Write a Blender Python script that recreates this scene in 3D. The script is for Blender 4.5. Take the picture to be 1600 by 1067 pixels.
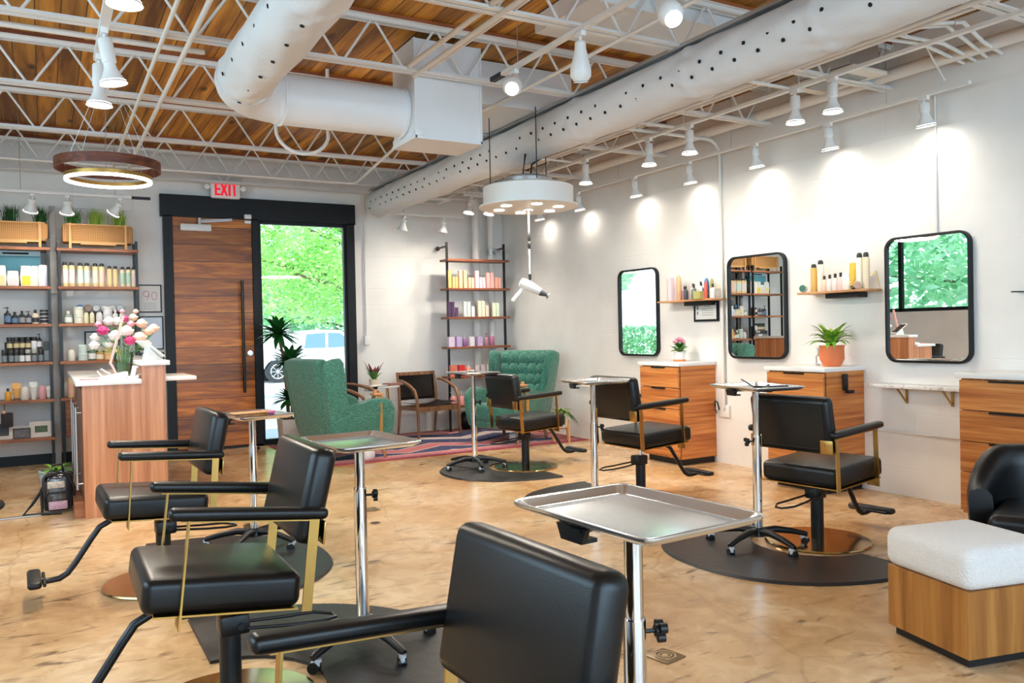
import bpy, bmesh, math, random
from mathutils import Matrix, Vector
random.seed(7)
PI = math.pi
SC = bpy.context.scene
COL = SC.collection
for _o in list(bpy.data.objects):
    bpy.data.objects.remove(_o)

# ------------------------------------------------------------------ camera
EYE = Vector((0, 0, 1.25))
yaw, pit, rol = math.radians(29.766), math.radians(-0.739), math.radians(-1.209)
fwd = Vector((math.sin(yaw) * math.cos(pit), math.cos(yaw) * math.cos(pit), math.sin(pit)))
rgt = Vector((math.cos(yaw), -math.sin(yaw), 0))
upv = rgt.cross(fwd)
r2 = rgt * math.cos(rol) + upv * math.sin(rol)
u2 = -rgt * math.sin(rol) + upv * math.cos(rol)
cam_d = bpy.data.cameras.new('camera')
cam = bpy.data.objects.new('camera', cam_d)
COL.objects.link(cam)
cam_d.sensor_width = 36
cam_d.lens = 1278.15 / 1600 * 36
cam_d.clip_start = 0.05
cam_d.clip_end = 300
cam.matrix_world = Matrix(((r2.x, u2.x, -fwd.x, EYE.x), (r2.y, u2.y, -fwd.y, EYE.y), (r2.z, u2.z, -fwd.z, EYE.z), (0, 0, 0, 1)))
SC.camera = cam

# ------------------------------------------------------------------ colour management, world, sun, window light
SC.view_settings.view_transform = 'Standard'
SC.view_settings.look = 'None'
SC.view_settings.exposure = 0.2
SC.view_settings.gamma = 1.0
SC.view_settings.use_curve_mapping = False
SC.cycles.use_denoising = True
SC.cycles.max_bounces = 10
SC.cycles.diffuse_bounces = 5
SC.cycles.glossy_bounces = 5
SC.cycles.transparent_max_bounces = 16
SC.cycles.sample_clamp_indirect = 6.0
SC.cycles.caustics_reflective = False
SC.cycles.caustics_refractive = False

W = bpy.data.worlds.new('sky')
SC.world = W
W.use_nodes = True
wn, wl = W.node_tree.nodes, W.node_tree.links
bg = wn['Background']
tc = wn.new('ShaderNodeTexCoord')
sp = wn.new('ShaderNodeSeparateXYZ')
cr = wn.new('ShaderNodeValToRGB')
cr.color_ramp.elements[0].position = 0.0
cr.color_ramp.elements[0].color = (0.85, 0.93, 1.0, 1)
cr.color_ramp.elements[1].position = 0.7
cr.color_ramp.elements[1].color = (0.45, 0.68, 1.0, 1)
wl.new(tc.outputs['Generated'], sp.inputs[0])
wl.new(sp.outputs['Z'], cr.inputs[0])
wl.new(cr.outputs[0], bg.inputs[0])
bg.inputs[1].default_value = 2.2


def light(name, kind, loc, target, energy, color=(1, 1, 1), **kw):
    d = bpy.data.lights.new(name, kind)
    d.energy = energy
    d.color = color
    for k, v in kw.items():
        setattr(d, k, v)
    o = bpy.data.objects.new(name, d)
    COL.objects.link(o)
    o.location = loc
    o.rotation_euler = (Vector(target) - Vector(loc)).to_track_quat('-Z', 'Y').to_euler()
    return o


light('sun', 'SUN', (0, 0, 20), (4, 12, 0), 5.0, (1, 0.95, 0.85), angle=0.02)
# daylight of the big windows in the left wall and the shop front behind the camera
light('window_daylight_left', 'AREA', (-2.52, 3.6, 2.1), (2, 3.6, 1.2), 110, (0.55, 0.78, 1.0), shape='RECTANGLE', size=4.8, size_y=1.4)
light('window_daylight_rear', 'AREA', (1.4, -2.9, 1.6), (1.6, 3, 1.1), 230, (0.5, 0.75, 1.0), shape='RECTANGLE', size=6.6, size_y=2.2)


# ------------------------------------------------------------------ materials
MATS = {}


def new_mat(name):
    m = bpy.data.materials.new(name)
    m.use_nodes = True
    MATS[name] = m
    nt = m.node_tree
    return m, nt, nt.nodes['Principled BSDF']


def mat(name, col, rough=0.5, metal=0.0, bump=0.0, bscale=60, var=0.0, vscale=8, emit=None, es=1.0, coat=0.0, spec=None, sheen=0.0, trans=0.0, alpha=1.0):
    if name in MATS:
        return MATS[name]
    m, nt, b = new_mat(name)
    N, L = nt.nodes, nt.links
    b.inputs['Base Color'].default_value = (*col, 1)
    b.inputs['Roughness'].default_value = rough
    b.inputs['Metallic'].default_value = metal
    if coat:
        b.inputs['Coat Weight'].default_value = coat
        b.inputs['Coat Roughness'].default_value = 0.15
    if spec is not None:
        b.inputs['Specular IOR Level'].default_value = spec
    if sheen:
        b.inputs['Sheen Weight'].default_value = sheen
    if trans:
        b.inputs['Transmission Weight'].default_value = trans
    if emit:
        b.inputs['Emission Color'].default_value = (*emit, 1)
        b.inputs['Emission Strength'].default_value = es
    if alpha < 1:
        b.inputs['Alpha'].default_value = alpha
    t = N.new('ShaderNodeTexCoord')
    n = N.new('ShaderNodeTexNoise')
    n.inputs['Scale'].default_value = vscale
    n.inputs['Detail'].default_value = 4
    L.new(t.outputs['Object'], n.inputs['Vector'])
    v = max(var, 0.03)
    mx = N.new('ShaderNodeMix')
    mx.data_type = 'RGBA'
    mx.inputs[6].default_value = (*[c * (1 - v) for c in col], 1)
    mx.inputs[7].default_value = (*[min(1, c * (1 + v)) for c in col], 1)
    L.new(n.outputs['Fac'], mx.inputs[0])
    L.new(mx.outputs[2], b.inputs['Base Color'])
    if bump:
        n2 = N.new('ShaderNodeTexNoise')
        n2.inputs['Scale'].default_value = bscale
        n2.inputs['Detail'].default_value = 3
        L.new(t.outputs['Object'], n2.inputs['Vector'])
        bp = N.new('ShaderNodeBump')
        bp.inputs['Strength'].default_value = bump
        bp.inputs['Distance'].default_value = 0.01
        L.new(n2.outputs['Fac'], bp.inputs['Height'])
        L.new(bp.outputs[0], b.inputs['Normal'])
    return m


def ramp(N, stops, interp='LINEAR'):
    c = N.new('ShaderNodeValToRGB')
    c.color_ramp.interpolation = interp
    e = c.color_ramp.elements
    while len(e) < len(stops):
        e.new(0.5)
    for i, (p, col) in enumerate(stops):
        e[i].position = p
        e[i].color = (*col, 1)
    return c


def math_node(N, L, op, a, b=None):
    n = N.new('ShaderNodeMath')
    n.operation = op
    for i, v in enumerate((a, b)):
        if v is None:
            continue
        if isinstance(v, (int, float)):
            n.inputs[i].default_value = v
        else:
            L.new(v, n.inputs[i])
    return n.outputs[0]


def mixc(N, L, fac, a, b, blend='MIX'):
    n = N.new('ShaderNodeMix')
    n.data_type = 'RGBA'
    n.blend_type = blend
    for i, v in ((0, fac), (6, a), (7, b)):
        if isinstance(v, (int, float)):
            n.inputs[i].default_value = v
        elif isinstance(v, tuple):
            n.inputs[i].default_value = (*v, 1)
        else:
            L.new(v, n.inputs[i])
    return n.outputs[2]


def wood(name, c1, c2, c3, along='X', plank=None, plank_axis='Z', rough=0.4, grain=1.0, knots=False, fine=26, var=0.5, row_len=None, dist=0.6, stretch=0.07):
    """grain runs along one axis, optional planks stacked along another with their own tones"""
    m, nt, b = new_mat(name)
    N, L = nt.nodes, nt.links
    t = N.new('ShaderNodeTexCoord')
    s = N.new('ShaderNodeSeparateXYZ')
    L.new(t.outputs['Object'], s.inputs[0])
    vec = t.outputs['Object']
    tone = None
    if plank:
        idx = math_node(N, L, 'FLOOR', math_node(N, L, 'DIVIDE', s.outputs[plank_axis], plank))
        cell = idx
        wn_ = N.new('ShaderNodeTexWhiteNoise')
        wn_.noise_dimensions = '1D'
        L.new(idx, wn_.inputs['W'])
        if row_len:
            sh = math_node(N, L, 'MULTIPLY', wn_.outputs['Value'], row_len)
            pos = math_node(N, L, 'ADD', s.outputs[along], sh)
            cell2 = math_node(N, L, 'FLOOR', math_node(N, L, 'DIVIDE', pos, row_len))
            cell = math_node(N, L, 'ADD', math_node(N, L, 'MULTIPLY', idx, 17.31), cell2)
            wn_ = N.new('ShaderNodeTexWhiteNoise')
            wn_.noise_dimensions = '1D'
            L.new(cell, wn_.inputs['W'])
        tone = wn_.outputs['Value']
        off = N.new('ShaderNodeVectorMath')
        off.operation = 'ADD'
        cx = N.new('ShaderNodeCombineXYZ')
        o7 = math_node(N, L, 'MULTIPLY', tone, 37.0)
        for i in range(3):
            L.new(o7, cx.inputs[i])
        L.new(t.outputs['Object'], off.inputs[0])
        L.new(cx.outputs[0], off.inputs[1])
        vec = off.outputs[0]
    mp = N.new('ShaderNodeMapping')
    sc = [1.0, 1.0, 1.0]
    sc['XYZ'.index(along)] = stretch
    mp.inputs['Scale'].default_value = sc
    L.new(vec, mp.inputs['Vector'])
    n1 = N.new('ShaderNodeTexNoise')
    n1.inputs['Scale'].default_value = fine
    n1.inputs['Detail'].default_value = 6
    n1.inputs['Distortion'].default_value = dist
    L.new(mp.outputs[0], n1.inputs['Vector'])
    n2 = N.new('ShaderNodeTexNoise')
    n2.inputs['Scale'].default_value = fine * 5
    n2.inputs['Detail'].default_value = 3
    L.new(mp.outputs[0], n2.inputs['Vector'])
    f = math_node(N, L, 'ADD', math_node(N, L, 'MULTIPLY', n1.outputs['Fac'], 0.75), math_node(N, L, 'MULTIPLY', n2.outputs['Fac'], 0.25))
    r = ramp(N, [(0.5 - 0.14 / grain, c1), (0.5, c2), (0.5 + 0.14 / grain, c3)])
    L.new(f, r.inputs[0])
    col = r.outputs[0]
    if tone is not None:
        k = math_node(N, L, 'ADD', math_node(N, L, 'MULTIPLY', tone, var), 1 - var * 0.5)
        hs = N.new('ShaderNodeHueSaturation')
        L.new(k, hs.inputs['Value'])
        L.new(col, hs.inputs['Color'])
        col = hs.outputs[0]
        fr = math_node(N, L, 'FRACT', math_node(N, L, 'DIVIDE', s.outputs[plank_axis], plank))
        d = math_node(N, L, 'ABSOLUTE', math_node(N, L, 'SUBTRACT', fr, 0.5))
        g = math_node(N, L, 'GREATER_THAN', d, 0.5 - 0.0035 / plank)
        col = mixc(N, L, g, col, tuple(c * 0.25 for c in c1))
    if knots:
        vo = N.new('ShaderNodeTexVoronoi')
        vo.inputs['Scale'].default_value = 2.6
        mp2 = N.new('ShaderNodeMapping')
        s2 = [1.6, 1.6, 1.6]
        s2['XYZ'.index(along)] = 0.6
        mp2.inputs['Scale'].default_value = s2
        L.new(vec, mp2.inputs['Vector'])
        L.new(mp2.outputs[0], vo.inputs['Vector'])
        kr = ramp(N, [(0.06, (1, 1, 1)), (0.15, (0, 0, 0))])
        L.new(vo.outputs['Distance'], kr.inputs[0])
        col = mixc(N, L, kr.outputs[0], col, tuple(c * 0.3 for c in c1))
    L.new(col, b.inputs['Base Color'])
    b.inputs['Roughness'].default_value = rough
    return m


LEATHER = mat('black_leather', (0.006, 0.0058, 0.006), 0.33, bump=0.04, bscale=300, var=0.25, vscale=5, spec=0.38)
LEATHER_BR = mat('worn_dark_leather', (0.03, 0.022, 0.018), 0.38, bump=0.3, bscale=30, var=0.3)
BRASS = mat('brushed_brass', (0.56, 0.34, 0.10), 0.3, 1.0, var=0.08)
BASEBRASS = mat('polished_brass_disc', (0.46, 0.33, 0.15), 0.16, 1.0, var=0.12, vscale=3)
CHROME = mat('chrome', (0.82, 0.82, 0.83), 0.06, 1.0)
STEEL = mat('stainless_steel', (0.80, 0.85, 0.90), 0.2, 0.95, bump=0.02, bscale=8, var=0.05)
BLACKMET = mat('black_metal', (0.008, 0.008, 0.009), 0.35, 0.0, spec=0.4)
BLACKPL = mat('black_plastic', (0.007, 0.007, 0.008), 0.4, spec=0.4)
RUBBER = mat('black_rubber_mat', (0.016, 0.015, 0.015), 0.42, bump=0.15, bscale=25, var=0.35, vscale=3)
WHITEPL = mat('white_plastic', (0.8, 0.8, 0.78), 0.35)
CLEARPL = mat('clear_grey_plastic', (0.62, 0.63, 0.65), 0.15, spec=0.8)
WHITEMET = mat('white_painted_metal', (0.8, 0.8, 0.79), 0.4, var=0.04)
PIPEW = mat('white_painted_pipe', (0.78, 0.77, 0.74), 0.45)
DUCTW = mat('white_sheet_metal', (0.78, 0.8, 0.82), 0.4, bump=0.05, bscale=3)
FABRIC = mat('white_duct_fabric', (0.74, 0.75, 0.77), 0.85, bump=0.9, bscale=7, var=0.03)
HOLE = mat('dark_hole', (0.01, 0.01, 0.01), 0.9)
GREYMET = mat('galvanised_metal', (0.5, 0.5, 0.5), 0.3, 0.8)
TERRA = mat('terracotta', (0.75, 0.2, 0.07), 0.6, bump=0.1, var=0.12)
QUARTZ = mat('white_quartz', (0.86, 0.85, 0.83), 0.2, var=0.04)
BOUCLE = mat('cream_boucle', (0.86, 0.82, 0.78), 0.95, bump=0.9, bscale=160, var=0.08, vscale=90, sheen=0.3)
LEAF = mat('leaf_green', (0.05, 0.2, 0.02), 0.4, var=0.5, vscale=20)
LEAFD = mat('leaf_dark_green', (0.012, 0.09, 0.015), 0.4, var=0.5, vscale=20)
LEAFL = mat('leaf_yellow_green', (0.32, 0.5, 0.05), 0.45, var=0.35, vscale=20)
SOIL = mat('soil', (0.04, 0.025, 0.015), 0.95, bump=0.5)
BARK = mat('bark', (0.16, 0.11, 0.07), 0.9, bump=0.6, bscale=30, var=0.3)
PAPER = mat('paper', (0.82, 0.82, 0.8), 0.7)
INK = mat('grey_ink', (0.25, 0.25, 0.27), 0.8)
LAMPGLOW = mat('lamp_face', (1, 1, 1), 0.4, emit=(1.0, 0.93, 0.82), es=9)
GLOW2 = mat('led_strip', (1, 1, 1), 0.4, emit=(1.0, 0.93, 0.82), es=6)
FRAMEB = mat('black_painted_frame', (0.006, 0.008, 0.010), 0.45, var=0.2, spec=0.3)
CONCR = mat('pale_concrete', (0.55, 0.55, 0.55), 0.8, bump=0.3, bscale=40, var=0.12, vscale=30)

CAB = wood('cherry_cabinet_veneer', (0.36, 0.10, 0.022), (0.56, 0.19, 0.045), (0.72, 0.31, 0.09), 'Y', rough=0.35, fine=30, grain=1.1, dist=0.2, stretch=0.03)
CABX = wood('cherry_cabinet_side_veneer', (0.36, 0.10, 0.018), (0.56, 0.19, 0.038), (0.72, 0.31, 0.08), 'X', rough=0.35, fine=30, grain=1.1, dist=0.2, stretch=0.03)
CABZ = wood('cherry_counter_veneer', (0.40, 0.15, 0.06), (0.54, 0.225, 0.1), (0.68, 0.33, 0.17), 'Z', rough=0.3, fine=26, grain=0.9, dist=0.2, stretch=0.03)
DOORW = wood('oak_door_planks', (0.15, 0.038, 0.004), (0.40, 0.118, 0.011), (0.66, 0.25, 0.03), 'X', plank=0.19, plank_axis='Z', rough=0.35, fine=11, grain=0.7, var=0.8, dist=1.4, stretch=0.12)
DECK = wood('ceiling_deck_planks', (0.20, 0.068, 0.006), (0.43, 0.18, 0.017), (0.64, 0.31, 0.04), 'Y', plank=0.14, plank_axis='X', rough=0.6, fine=9, grain=1.1, knots=True, var=0.7)
NAILER = wood('red_wood_strip', (0.2, 0.05, 0.015), (0.36, 0.1, 0.03), (0.5, 0.17, 0.06), 'X', rough=0.6, fine=10)
SHELFW = wood('brown_shelf_wood', (0.17, 0.05, 0.02), (0.3, 0.1, 0.035), (0.42, 0.16, 0.06), 'X', rough=0.45)
SHELFY = wood('light_ledge_wood', (0.36, 0.15, 0.05), (0.52, 0.25, 0.1), (0.66, 0.36, 0.17), 'Y', rough=0.45)
LADDERW = wood('red_brown_shelf_wood', (0.13, 0.035, 0.015), (0.22, 0.065, 0.025), (0.34, 0.11, 0.045), 'X', rough=0.45)
TEAK = wood('teak', (0.16, 0.07, 0.03), (0.27, 0.13, 0.06), (0.4, 0.2, 0.1), 'Z', rough=0.4)
OTTOW = wood('ottoman_oak', (0.24, 0.085, 0.014), (0.36, 0.14, 0.026), (0.46, 0.2, 0.045), 'Z', rough=0.4, fine=12, grain=1.1)
CANEW = mat('pale_rattan_frame', (0.68, 0.36, 0.13), 0.5, var=0.15)
WALNUT = wood('walnut_ring', (0.06, 0.015, 0.007), (0.12, 0.03, 0.013), (0.2, 0.055, 0.025), 'X', rough=0.5)
PINEW = mat('pine_legs', (0.66, 0.33, 0.14), 0.5, var=0.15)


def cane_mat():
    m, nt, b = new_mat('woven_cane')
    N, L = nt.nodes, nt.links
    t = N.new('ShaderNodeTexCoord')
    s = N.new('ShaderNodeSeparateXYZ')
    L.new(t.outputs['Object'], s.inputs[0])
    fs = []
    for ax in 'XZ':
        fr = math_node(N, L, 'FRACT', math_node(N, L, 'DIVIDE', s.outputs[ax], 0.016))
        fs.append(math_node(N, L, 'LESS_THAN', math_node(N, L, 'ABSOLUTE', math_node(N, L, 'SUBTRACT', fr, 0.5)), 0.27))
    h = math_node(N, L, 'MULTIPLY', fs[0], fs[1])
    L.new(mixc(N, L, h, (0.6, 0.3, 0.09), (0.16, 0.06, 0.015)), b.inputs['Base Color'])
    b.inputs['Roughness'].default_value = 0.6
    return m


CANE = cane_mat()


def wall_mat():
    m, nt, b = new_mat('white_painted_block')
    N, L = nt.nodes, nt.links
    t = N.new('ShaderNodeTexCoord')
    s = N.new('ShaderNodeSeparateXYZ')
    L.new(t.outputs['Object'], s.inputs[0])
    c = N.new('ShaderNodeCombineXYZ')
    L.new(math_node(N, L, 'ADD', s.outputs['X'], s.outputs['Y']), c.inputs[0])
    L.new(s.outputs['Z'], c.inputs[1])
    br = N.new('ShaderNodeTexBrick')
    br.inputs['Scale'].default_value = 1.0
    br.inputs['Brick Width'].default_value = 0.4
    br.inputs['Row Height'].default_value = 0.2
    br.inputs['Mortar Size'].default_value = 0.006
    br.inputs['Mortar Smooth'].default_value = 0.6
    br.inputs['Color1'].default_value = (0.5, 0.5, 0.5, 1)
    br.inputs['Color2'].default_value = (0.5, 0.5, 0.5, 1)
    br.inputs['Mortar'].default_value = (0, 0, 0, 1)
    L.new(c.outputs[0], br.inputs['Vector'])
    n0 = N.new('ShaderNodeTexNoise')
    n0.inputs['Scale'].default_value = 1.1
    L.new(t.outputs['Object'], n0.inputs['Vector'])
    mr = ramp(N, [(0.42, (0, 0, 0)), (0.6, (1, 1, 1))])
    L.new(n0.outputs['Fac'], mr.inputs[0])
    n = N.new('ShaderNodeTexNoise')
    n.inputs['Scale'].default_value = 60
    n.inputs['Detail'].default_value = 4
    L.new(t.outputs['Object'], n.inputs['Vector'])
    h = math_node(N, L, 'ADD', math_node(N, L, 'MULTIPLY', math_node(N, L, 'MULTIPLY', br.outputs['Fac'], mr.outputs[0]), -1.4), math_node(N, L, 'MULTIPLY', n.outputs['Fac'], 0.22))
    bp = N.new('ShaderNodeBump')
    bp.inputs['Strength'].default_value = 0.3
    bp.inputs['Distance'].default_value = 0.005
    L.new(h, bp.inputs['Height'])
    L.new(bp.outputs[0], b.inputs['Normal'])
    n3 = N.new('ShaderNodeTexNoise')
    n3.inputs['Scale'].default_value = 2.2
    n3.inputs['Detail'].default_value = 6
    L.new(t.outputs['Object'], n3.inputs['Vector'])
    r3 = ramp(N, [(0.35, (0.79, 0.78, 0.755)), (0.7, (0.87, 0.86, 0.84))])
    L.new(n3.outputs['Fac'], r3.inputs[0])
    L.new(r3.outputs[0], b.inputs['Base Color'])
    b.inputs['Roughness'].default_value = 0.55
    return m


WALL = wall_mat()


def floor_mat():
    m, nt, b = new_mat('stained_polished_concrete')
    N, L = nt.nodes, nt.links
    t = N.new('ShaderNodeTexCoord')

    def noise(scale, det=6, sc=(1, 1, 1), dist=0.0, rz=0.0):
        mp = N.new('ShaderNodeMapping')
        mp.inputs['Scale'].default_value = sc
        mp.inputs['Rotation'].default_value = (0, 0, rz)
        L.new(t.outputs['Object'], mp.inputs['Vector'])
        n = N.new('ShaderNodeTexNoise')
        n.inputs['Scale'].default_value = scale
        n.inputs['Detail'].default_value = det
        n.inputs['Distortion'].default_value = dist
        L.new(mp.outputs[0], n.inputs['Vector'])
        return n.outputs['Fac']
    r1 = ramp(N, [(0.3, (0.48, 0.27, 0.115)), (0.48, (0.62, 0.40, 0.20)), (0.7, (0.74, 0.56, 0.36))])
    L.new(noise(1.3, 8, dist=0.8), r1.inputs[0])
    r2_ = ramp(N, [(0.38, (0.78, 0.72, 0.64)), (0.6, (1, 1, 1))])
    L.new(noise(7, 8, dist=1.2), r2_.inputs[0])
    c = mixc(N, L, 0.8, r1.outputs[0], r2_.outputs[0], 'MULTIPLY')
    # dark scuffs and stains
    a = ramp(N, [(0.57, (0, 0, 0)), (0.68, (1, 1, 1))])
    L.new(noise(10, 12, (0.5, 1.6, 1), 0.9, 0.4), a.inputs[0])
    a2 = ramp(N, [(0.42, (0, 0, 0)), (0.56, (1, 1, 1))])
    L.new(noise(1.7, 3), a2.inputs[0])
    f = math_node(N, L, 'MULTIPLY', a.outputs[0], a2.outputs[0])
    c = mixc(N, L, math_node(N, L, 'MULTIPLY', f, 0.85), c, (0.13, 0.065, 0.03))
    # thin cracks
    vo = N.new('ShaderNodeTexVoronoi')
    vo.feature = 'DISTANCE_TO_EDGE'
    vo.inputs['Scale'].default_value = 0.45
    mp = N.new('ShaderNodeMapping')
    L.new(t.outputs['Object'], mp.inputs['Vector'])
    nn = N.new('ShaderNodeTexNoise')
    nn.inputs['Scale'].default_value = 3
    L.new(t.outputs['Object'], nn.inputs['Vector'])
    mv = N.new('ShaderNodeMix')
    mv.data_type = 'RGBA'
    mv.inputs[0].default_value = 0.12
    L.new(mp.outputs[0], mv.inputs[6])
    L.new(nn.outputs['Color'], mv.inputs[7])
    L.new(mv.outputs[2], vo.inputs['Vector'])
    ck = ramp(N, [(0.0, (1, 1, 1)), (0.004, (0, 0, 0))])
    L.new(vo.outputs['Distance'], ck.inputs[0])
    c = mixc(N, L, math_node(N, L, 'MULTIPLY', ck.outputs[0], 0.35), c, (0.25, 0.14, 0.07))
    L.new(c, b.inputs['Base Color'])
    rr = N.new('ShaderNodeMapRange')
    L.new(noise(3, 5), rr.inputs[0])
    rr.inputs[3].default_value = 0.16
    rr.inputs[4].default_value = 0.36
    L.new(rr.outputs[0], b.inputs['Roughness'])
    b.inputs['Specular IOR Level'].default_value = 0.5
    return m


FLOORM = floor_mat()


def rug_mat():
    m, nt, b = new_mat('woven_zigzag_rug')
    N, L = nt.nodes, nt.links
    t = N.new('ShaderNodeTexCoord')
    s = N.new('ShaderNodeSeparateXYZ')
    L.new(t.outputs['Object'], s.inputs[0])
    x, y = s.outputs['X'], s.outputs['Y']
    tri = math_node(N, L, 'PINGPONG', x, 0.5)
    v = math_node(N, L, 'ADD', y, math_node(N, L, 'MULTIPLY', tri, 0.6))
    fr = math_node(N, L, 'FRACT', math_node(N, L, 'DIVIDE', v, 1.15))
    navy, pink, cream, red = (0.035, 0.045, 0.12), (0.55, 0.16, 0.17), (0.62, 0.5, 0.47), (0.36, 0.05, 0.06)
    r = ramp(N, [(0, navy), (0.26, cream), (0.44, navy), (0.70, cream), (0.73, pink), (0.93, cream), (0.96, navy)], 'CONSTANT')
    L.new(fr, r.inputs[0])
    ax = math_node(N, L, 'ABSOLUTE', x)
    ay = math_node(N, L, 'ABSOLUTE', y)
    e = math_node(N, L, 'MINIMUM', math_node(N, L, 'SUBTRACT', 1.55, ax), math_node(N, L, 'SUBTRACT', 0.92, ay))
    br = ramp(N, [(0, red), (0.03, navy), (0.06, pink), (0.2, cream), (0.23, navy)], 'CONSTANT')
    L.new(e, br.inputs[0])
    ins = math_node(N, L, 'GREATER_THAN', e, 0.24)
    c = mixc(N, L, ins, br.outputs[0], r.outputs[0])
    vo = N.new('ShaderNodeTexVoronoi')
    vo.inputs['Scale'].default_value = 26
    L.new(t.outputs['Object'], vo.inputs['Vector'])
    k = ramp(N, [(0.25, (0, 0, 0)), (0.3, (1, 1, 1))])
    L.new(vo.outputs['Distance'], k.inputs[0])
    c = mixc(N, L, math_node(N, L, 'MULTIPLY', math_node(N, L, 'SUBTRACT', 1.0, k.outputs[0]), 0.3), c, (0.5, 0.35, 0.36))
    L.new(c, b.inputs['Base Color'])
    b.inputs['Roughness'].default_value = 0.95
    n = N.new('ShaderNodeTexNoise')
    n.inputs['Scale'].default_value = 200
    bp = N.new('ShaderNodeBump')
    bp.inputs['Strength'].default_value = 0.4
    bp.inputs['Distance'].default_value = 0.004
    L.new(n.outputs['Fac'], bp.inputs['Height'])
    L.new(bp.outputs[0], b.inputs['Normal'])
    return m


RUG = rug_mat()


def green_mat():
    m, nt, b = new_mat('green_tweed')
    N, L = nt.nodes, nt.links
    t = N.new('ShaderNodeTexCoord')
    mp = N.new('ShaderNodeMapping')
    mp.inputs['Scale'].default_value = (1, 1, 5)
    L.new(t.outputs['Object'], mp.inputs['Vector'])
    n = N.new('ShaderNodeTexNoise')
    n.inputs['Scale'].default_value = 34
    n.inputs['Detail'].default_value = 6
    L.new(mp.outputs[0], n.inputs['Vector'])
    r = ramp(N, [(0.3, (0.015, 0.085, 0.06)), (0.5, (0.04, 0.18, 0.13)), (0.72, (0.10, 0.31, 0.24))])
    L.new(n.outputs['Fac'], r.inputs[0])
    L.new(r.outputs[0], b.inputs['Base Color'])
    b.inputs['Roughness'].default_value = 0.9
    b.inputs['Sheen Weight'].default_value = 0.3
    bp = N.new('ShaderNodeBump')
    bp.inputs['Strength'].default_value = 0.25
    bp.inputs['Distance'].default_value = 0.003
    L.new(n.outputs['Fac'], bp.inputs['Height'])
    L.new(bp.outputs[0], b.inputs['Normal'])
    return m


GREEN = green_mat()


def marble_mat():
    m, nt, b = new_mat('veined_marble')
    N, L = nt.nodes, nt.links
    t = N.new('ShaderNodeTexCoord')
    n = N.new('ShaderNodeTexNoise')
    n.inputs['Scale'].default_value = 9
    n.inputs['Detail'].default_value = 8
    n.inputs['Distortion'].default_value = 2.5
    L.new(t.outputs['Object'], n.inputs['Vector'])
    r = ramp(N, [(0.4, (0.8, 0.74, 0.7)), (0.5, (0.85, 0.84, 0.82)), (0.56, (0.4, 0.35, 0.34)), (0.6, (0.86, 0.85, 0.84))])
    L.new(n.outputs['Fac'], r.inputs[0])
    L.new(r.outputs[0], b.inputs['Base Color'])
    b.inputs['Roughness'].default_value = 0.2
    return m


MARBLE = marble_mat()


def thin_glass(name, tint=(1, 1, 1), refl=0.08):
    m, nt, b = new_mat(name)
    N, L = nt.nodes, nt.links
    N.remove(b)
    tr = N.new('ShaderNodeBsdfTransparent')
    tr.inputs[0].default_value = (*tint, 1)
    gl = N.new('ShaderNodeBsdfGlossy')
    gl.inputs['Roughness'].default_value = 0.02
    fr = N.new('ShaderNodeFresnel')
    fr.inputs[0].default_value = 1.4
    mx = N.new('ShaderNodeMixShader')
    L.new(fr.outputs[0], mx.inputs[0])
    L.new(tr.outputs[0], mx.inputs[1])
    L.new(gl.outputs[0], mx.inputs[2])
    L.new(mx.outputs[0], N['Material Output'].inputs[0])
    return m


GLASS = thin_glass('window_glass', (0.96, 0.99, 0.98))
VASEG = thin_glass('clear_vase_glass', (0.93, 0.97, 0.96))
MIRROR = mat('mirror_silver', (0.93, 0.95, 0.95), 0.0, 1.0, var=0.0)


def leafy(name, c1, c2, c3):
    m, nt, b = new_mat(name)
    N, L = nt.nodes, nt.links
    t = N.new('ShaderNodeTexCoord')
    n = N.new('ShaderNodeTexNoise')
    n.inputs['Scale'].default_value = 1.4
    n.inputs['Detail'].default_value = 8
    L.new(t.outputs['Object'], n.inputs['Vector'])
    r = ramp(N, [(0.35, c1), (0.5, c2), (0.65, c3)])
    L.new(n.outputs['Fac'], r.inputs[0])
    tl = N.new('ShaderNodeBsdfTranslucent')
    L.new(r.outputs[0], tl.inputs[0])
    L.new(r.outputs[0], b.inputs['Base Color'])
    b.inputs['Roughness'].default_value = 0.5
    mx = N.new('ShaderNodeMixShader')
    mx.inputs[0].default_value = 0.45
    L.new(b.outputs[0], mx.inputs[1])
    L.new(tl.outputs[0], mx.inputs[2])
    L.new(mx.outputs[0], N['Material Output'].inputs[0])
    return m


TREEL = leafy('sunlit_tree_leaves', (0.2, 0.5, 0.08), (0.42, 0.78, 0.2), (0.75, 0.92, 0.5))
TREEB = leafy('cool_tree_leaves', (0.2, 0.5, 0.26), (0.4, 0.75, 0.45), (0.7, 0.9, 0.7))


# ------------------------------------------------------------------ mesh builder
def TM(x=0, y=0, z=0):
    return Matrix.Translation((x, y, z))


def RZ(a):
    return Matrix.Rotation(a, 4, 'Z')


def RX(a):
    return Matrix.Rotation(a, 4, 'X')


def RY(a):
    return Matrix.Rotation(a, 4, 'Y')


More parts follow.
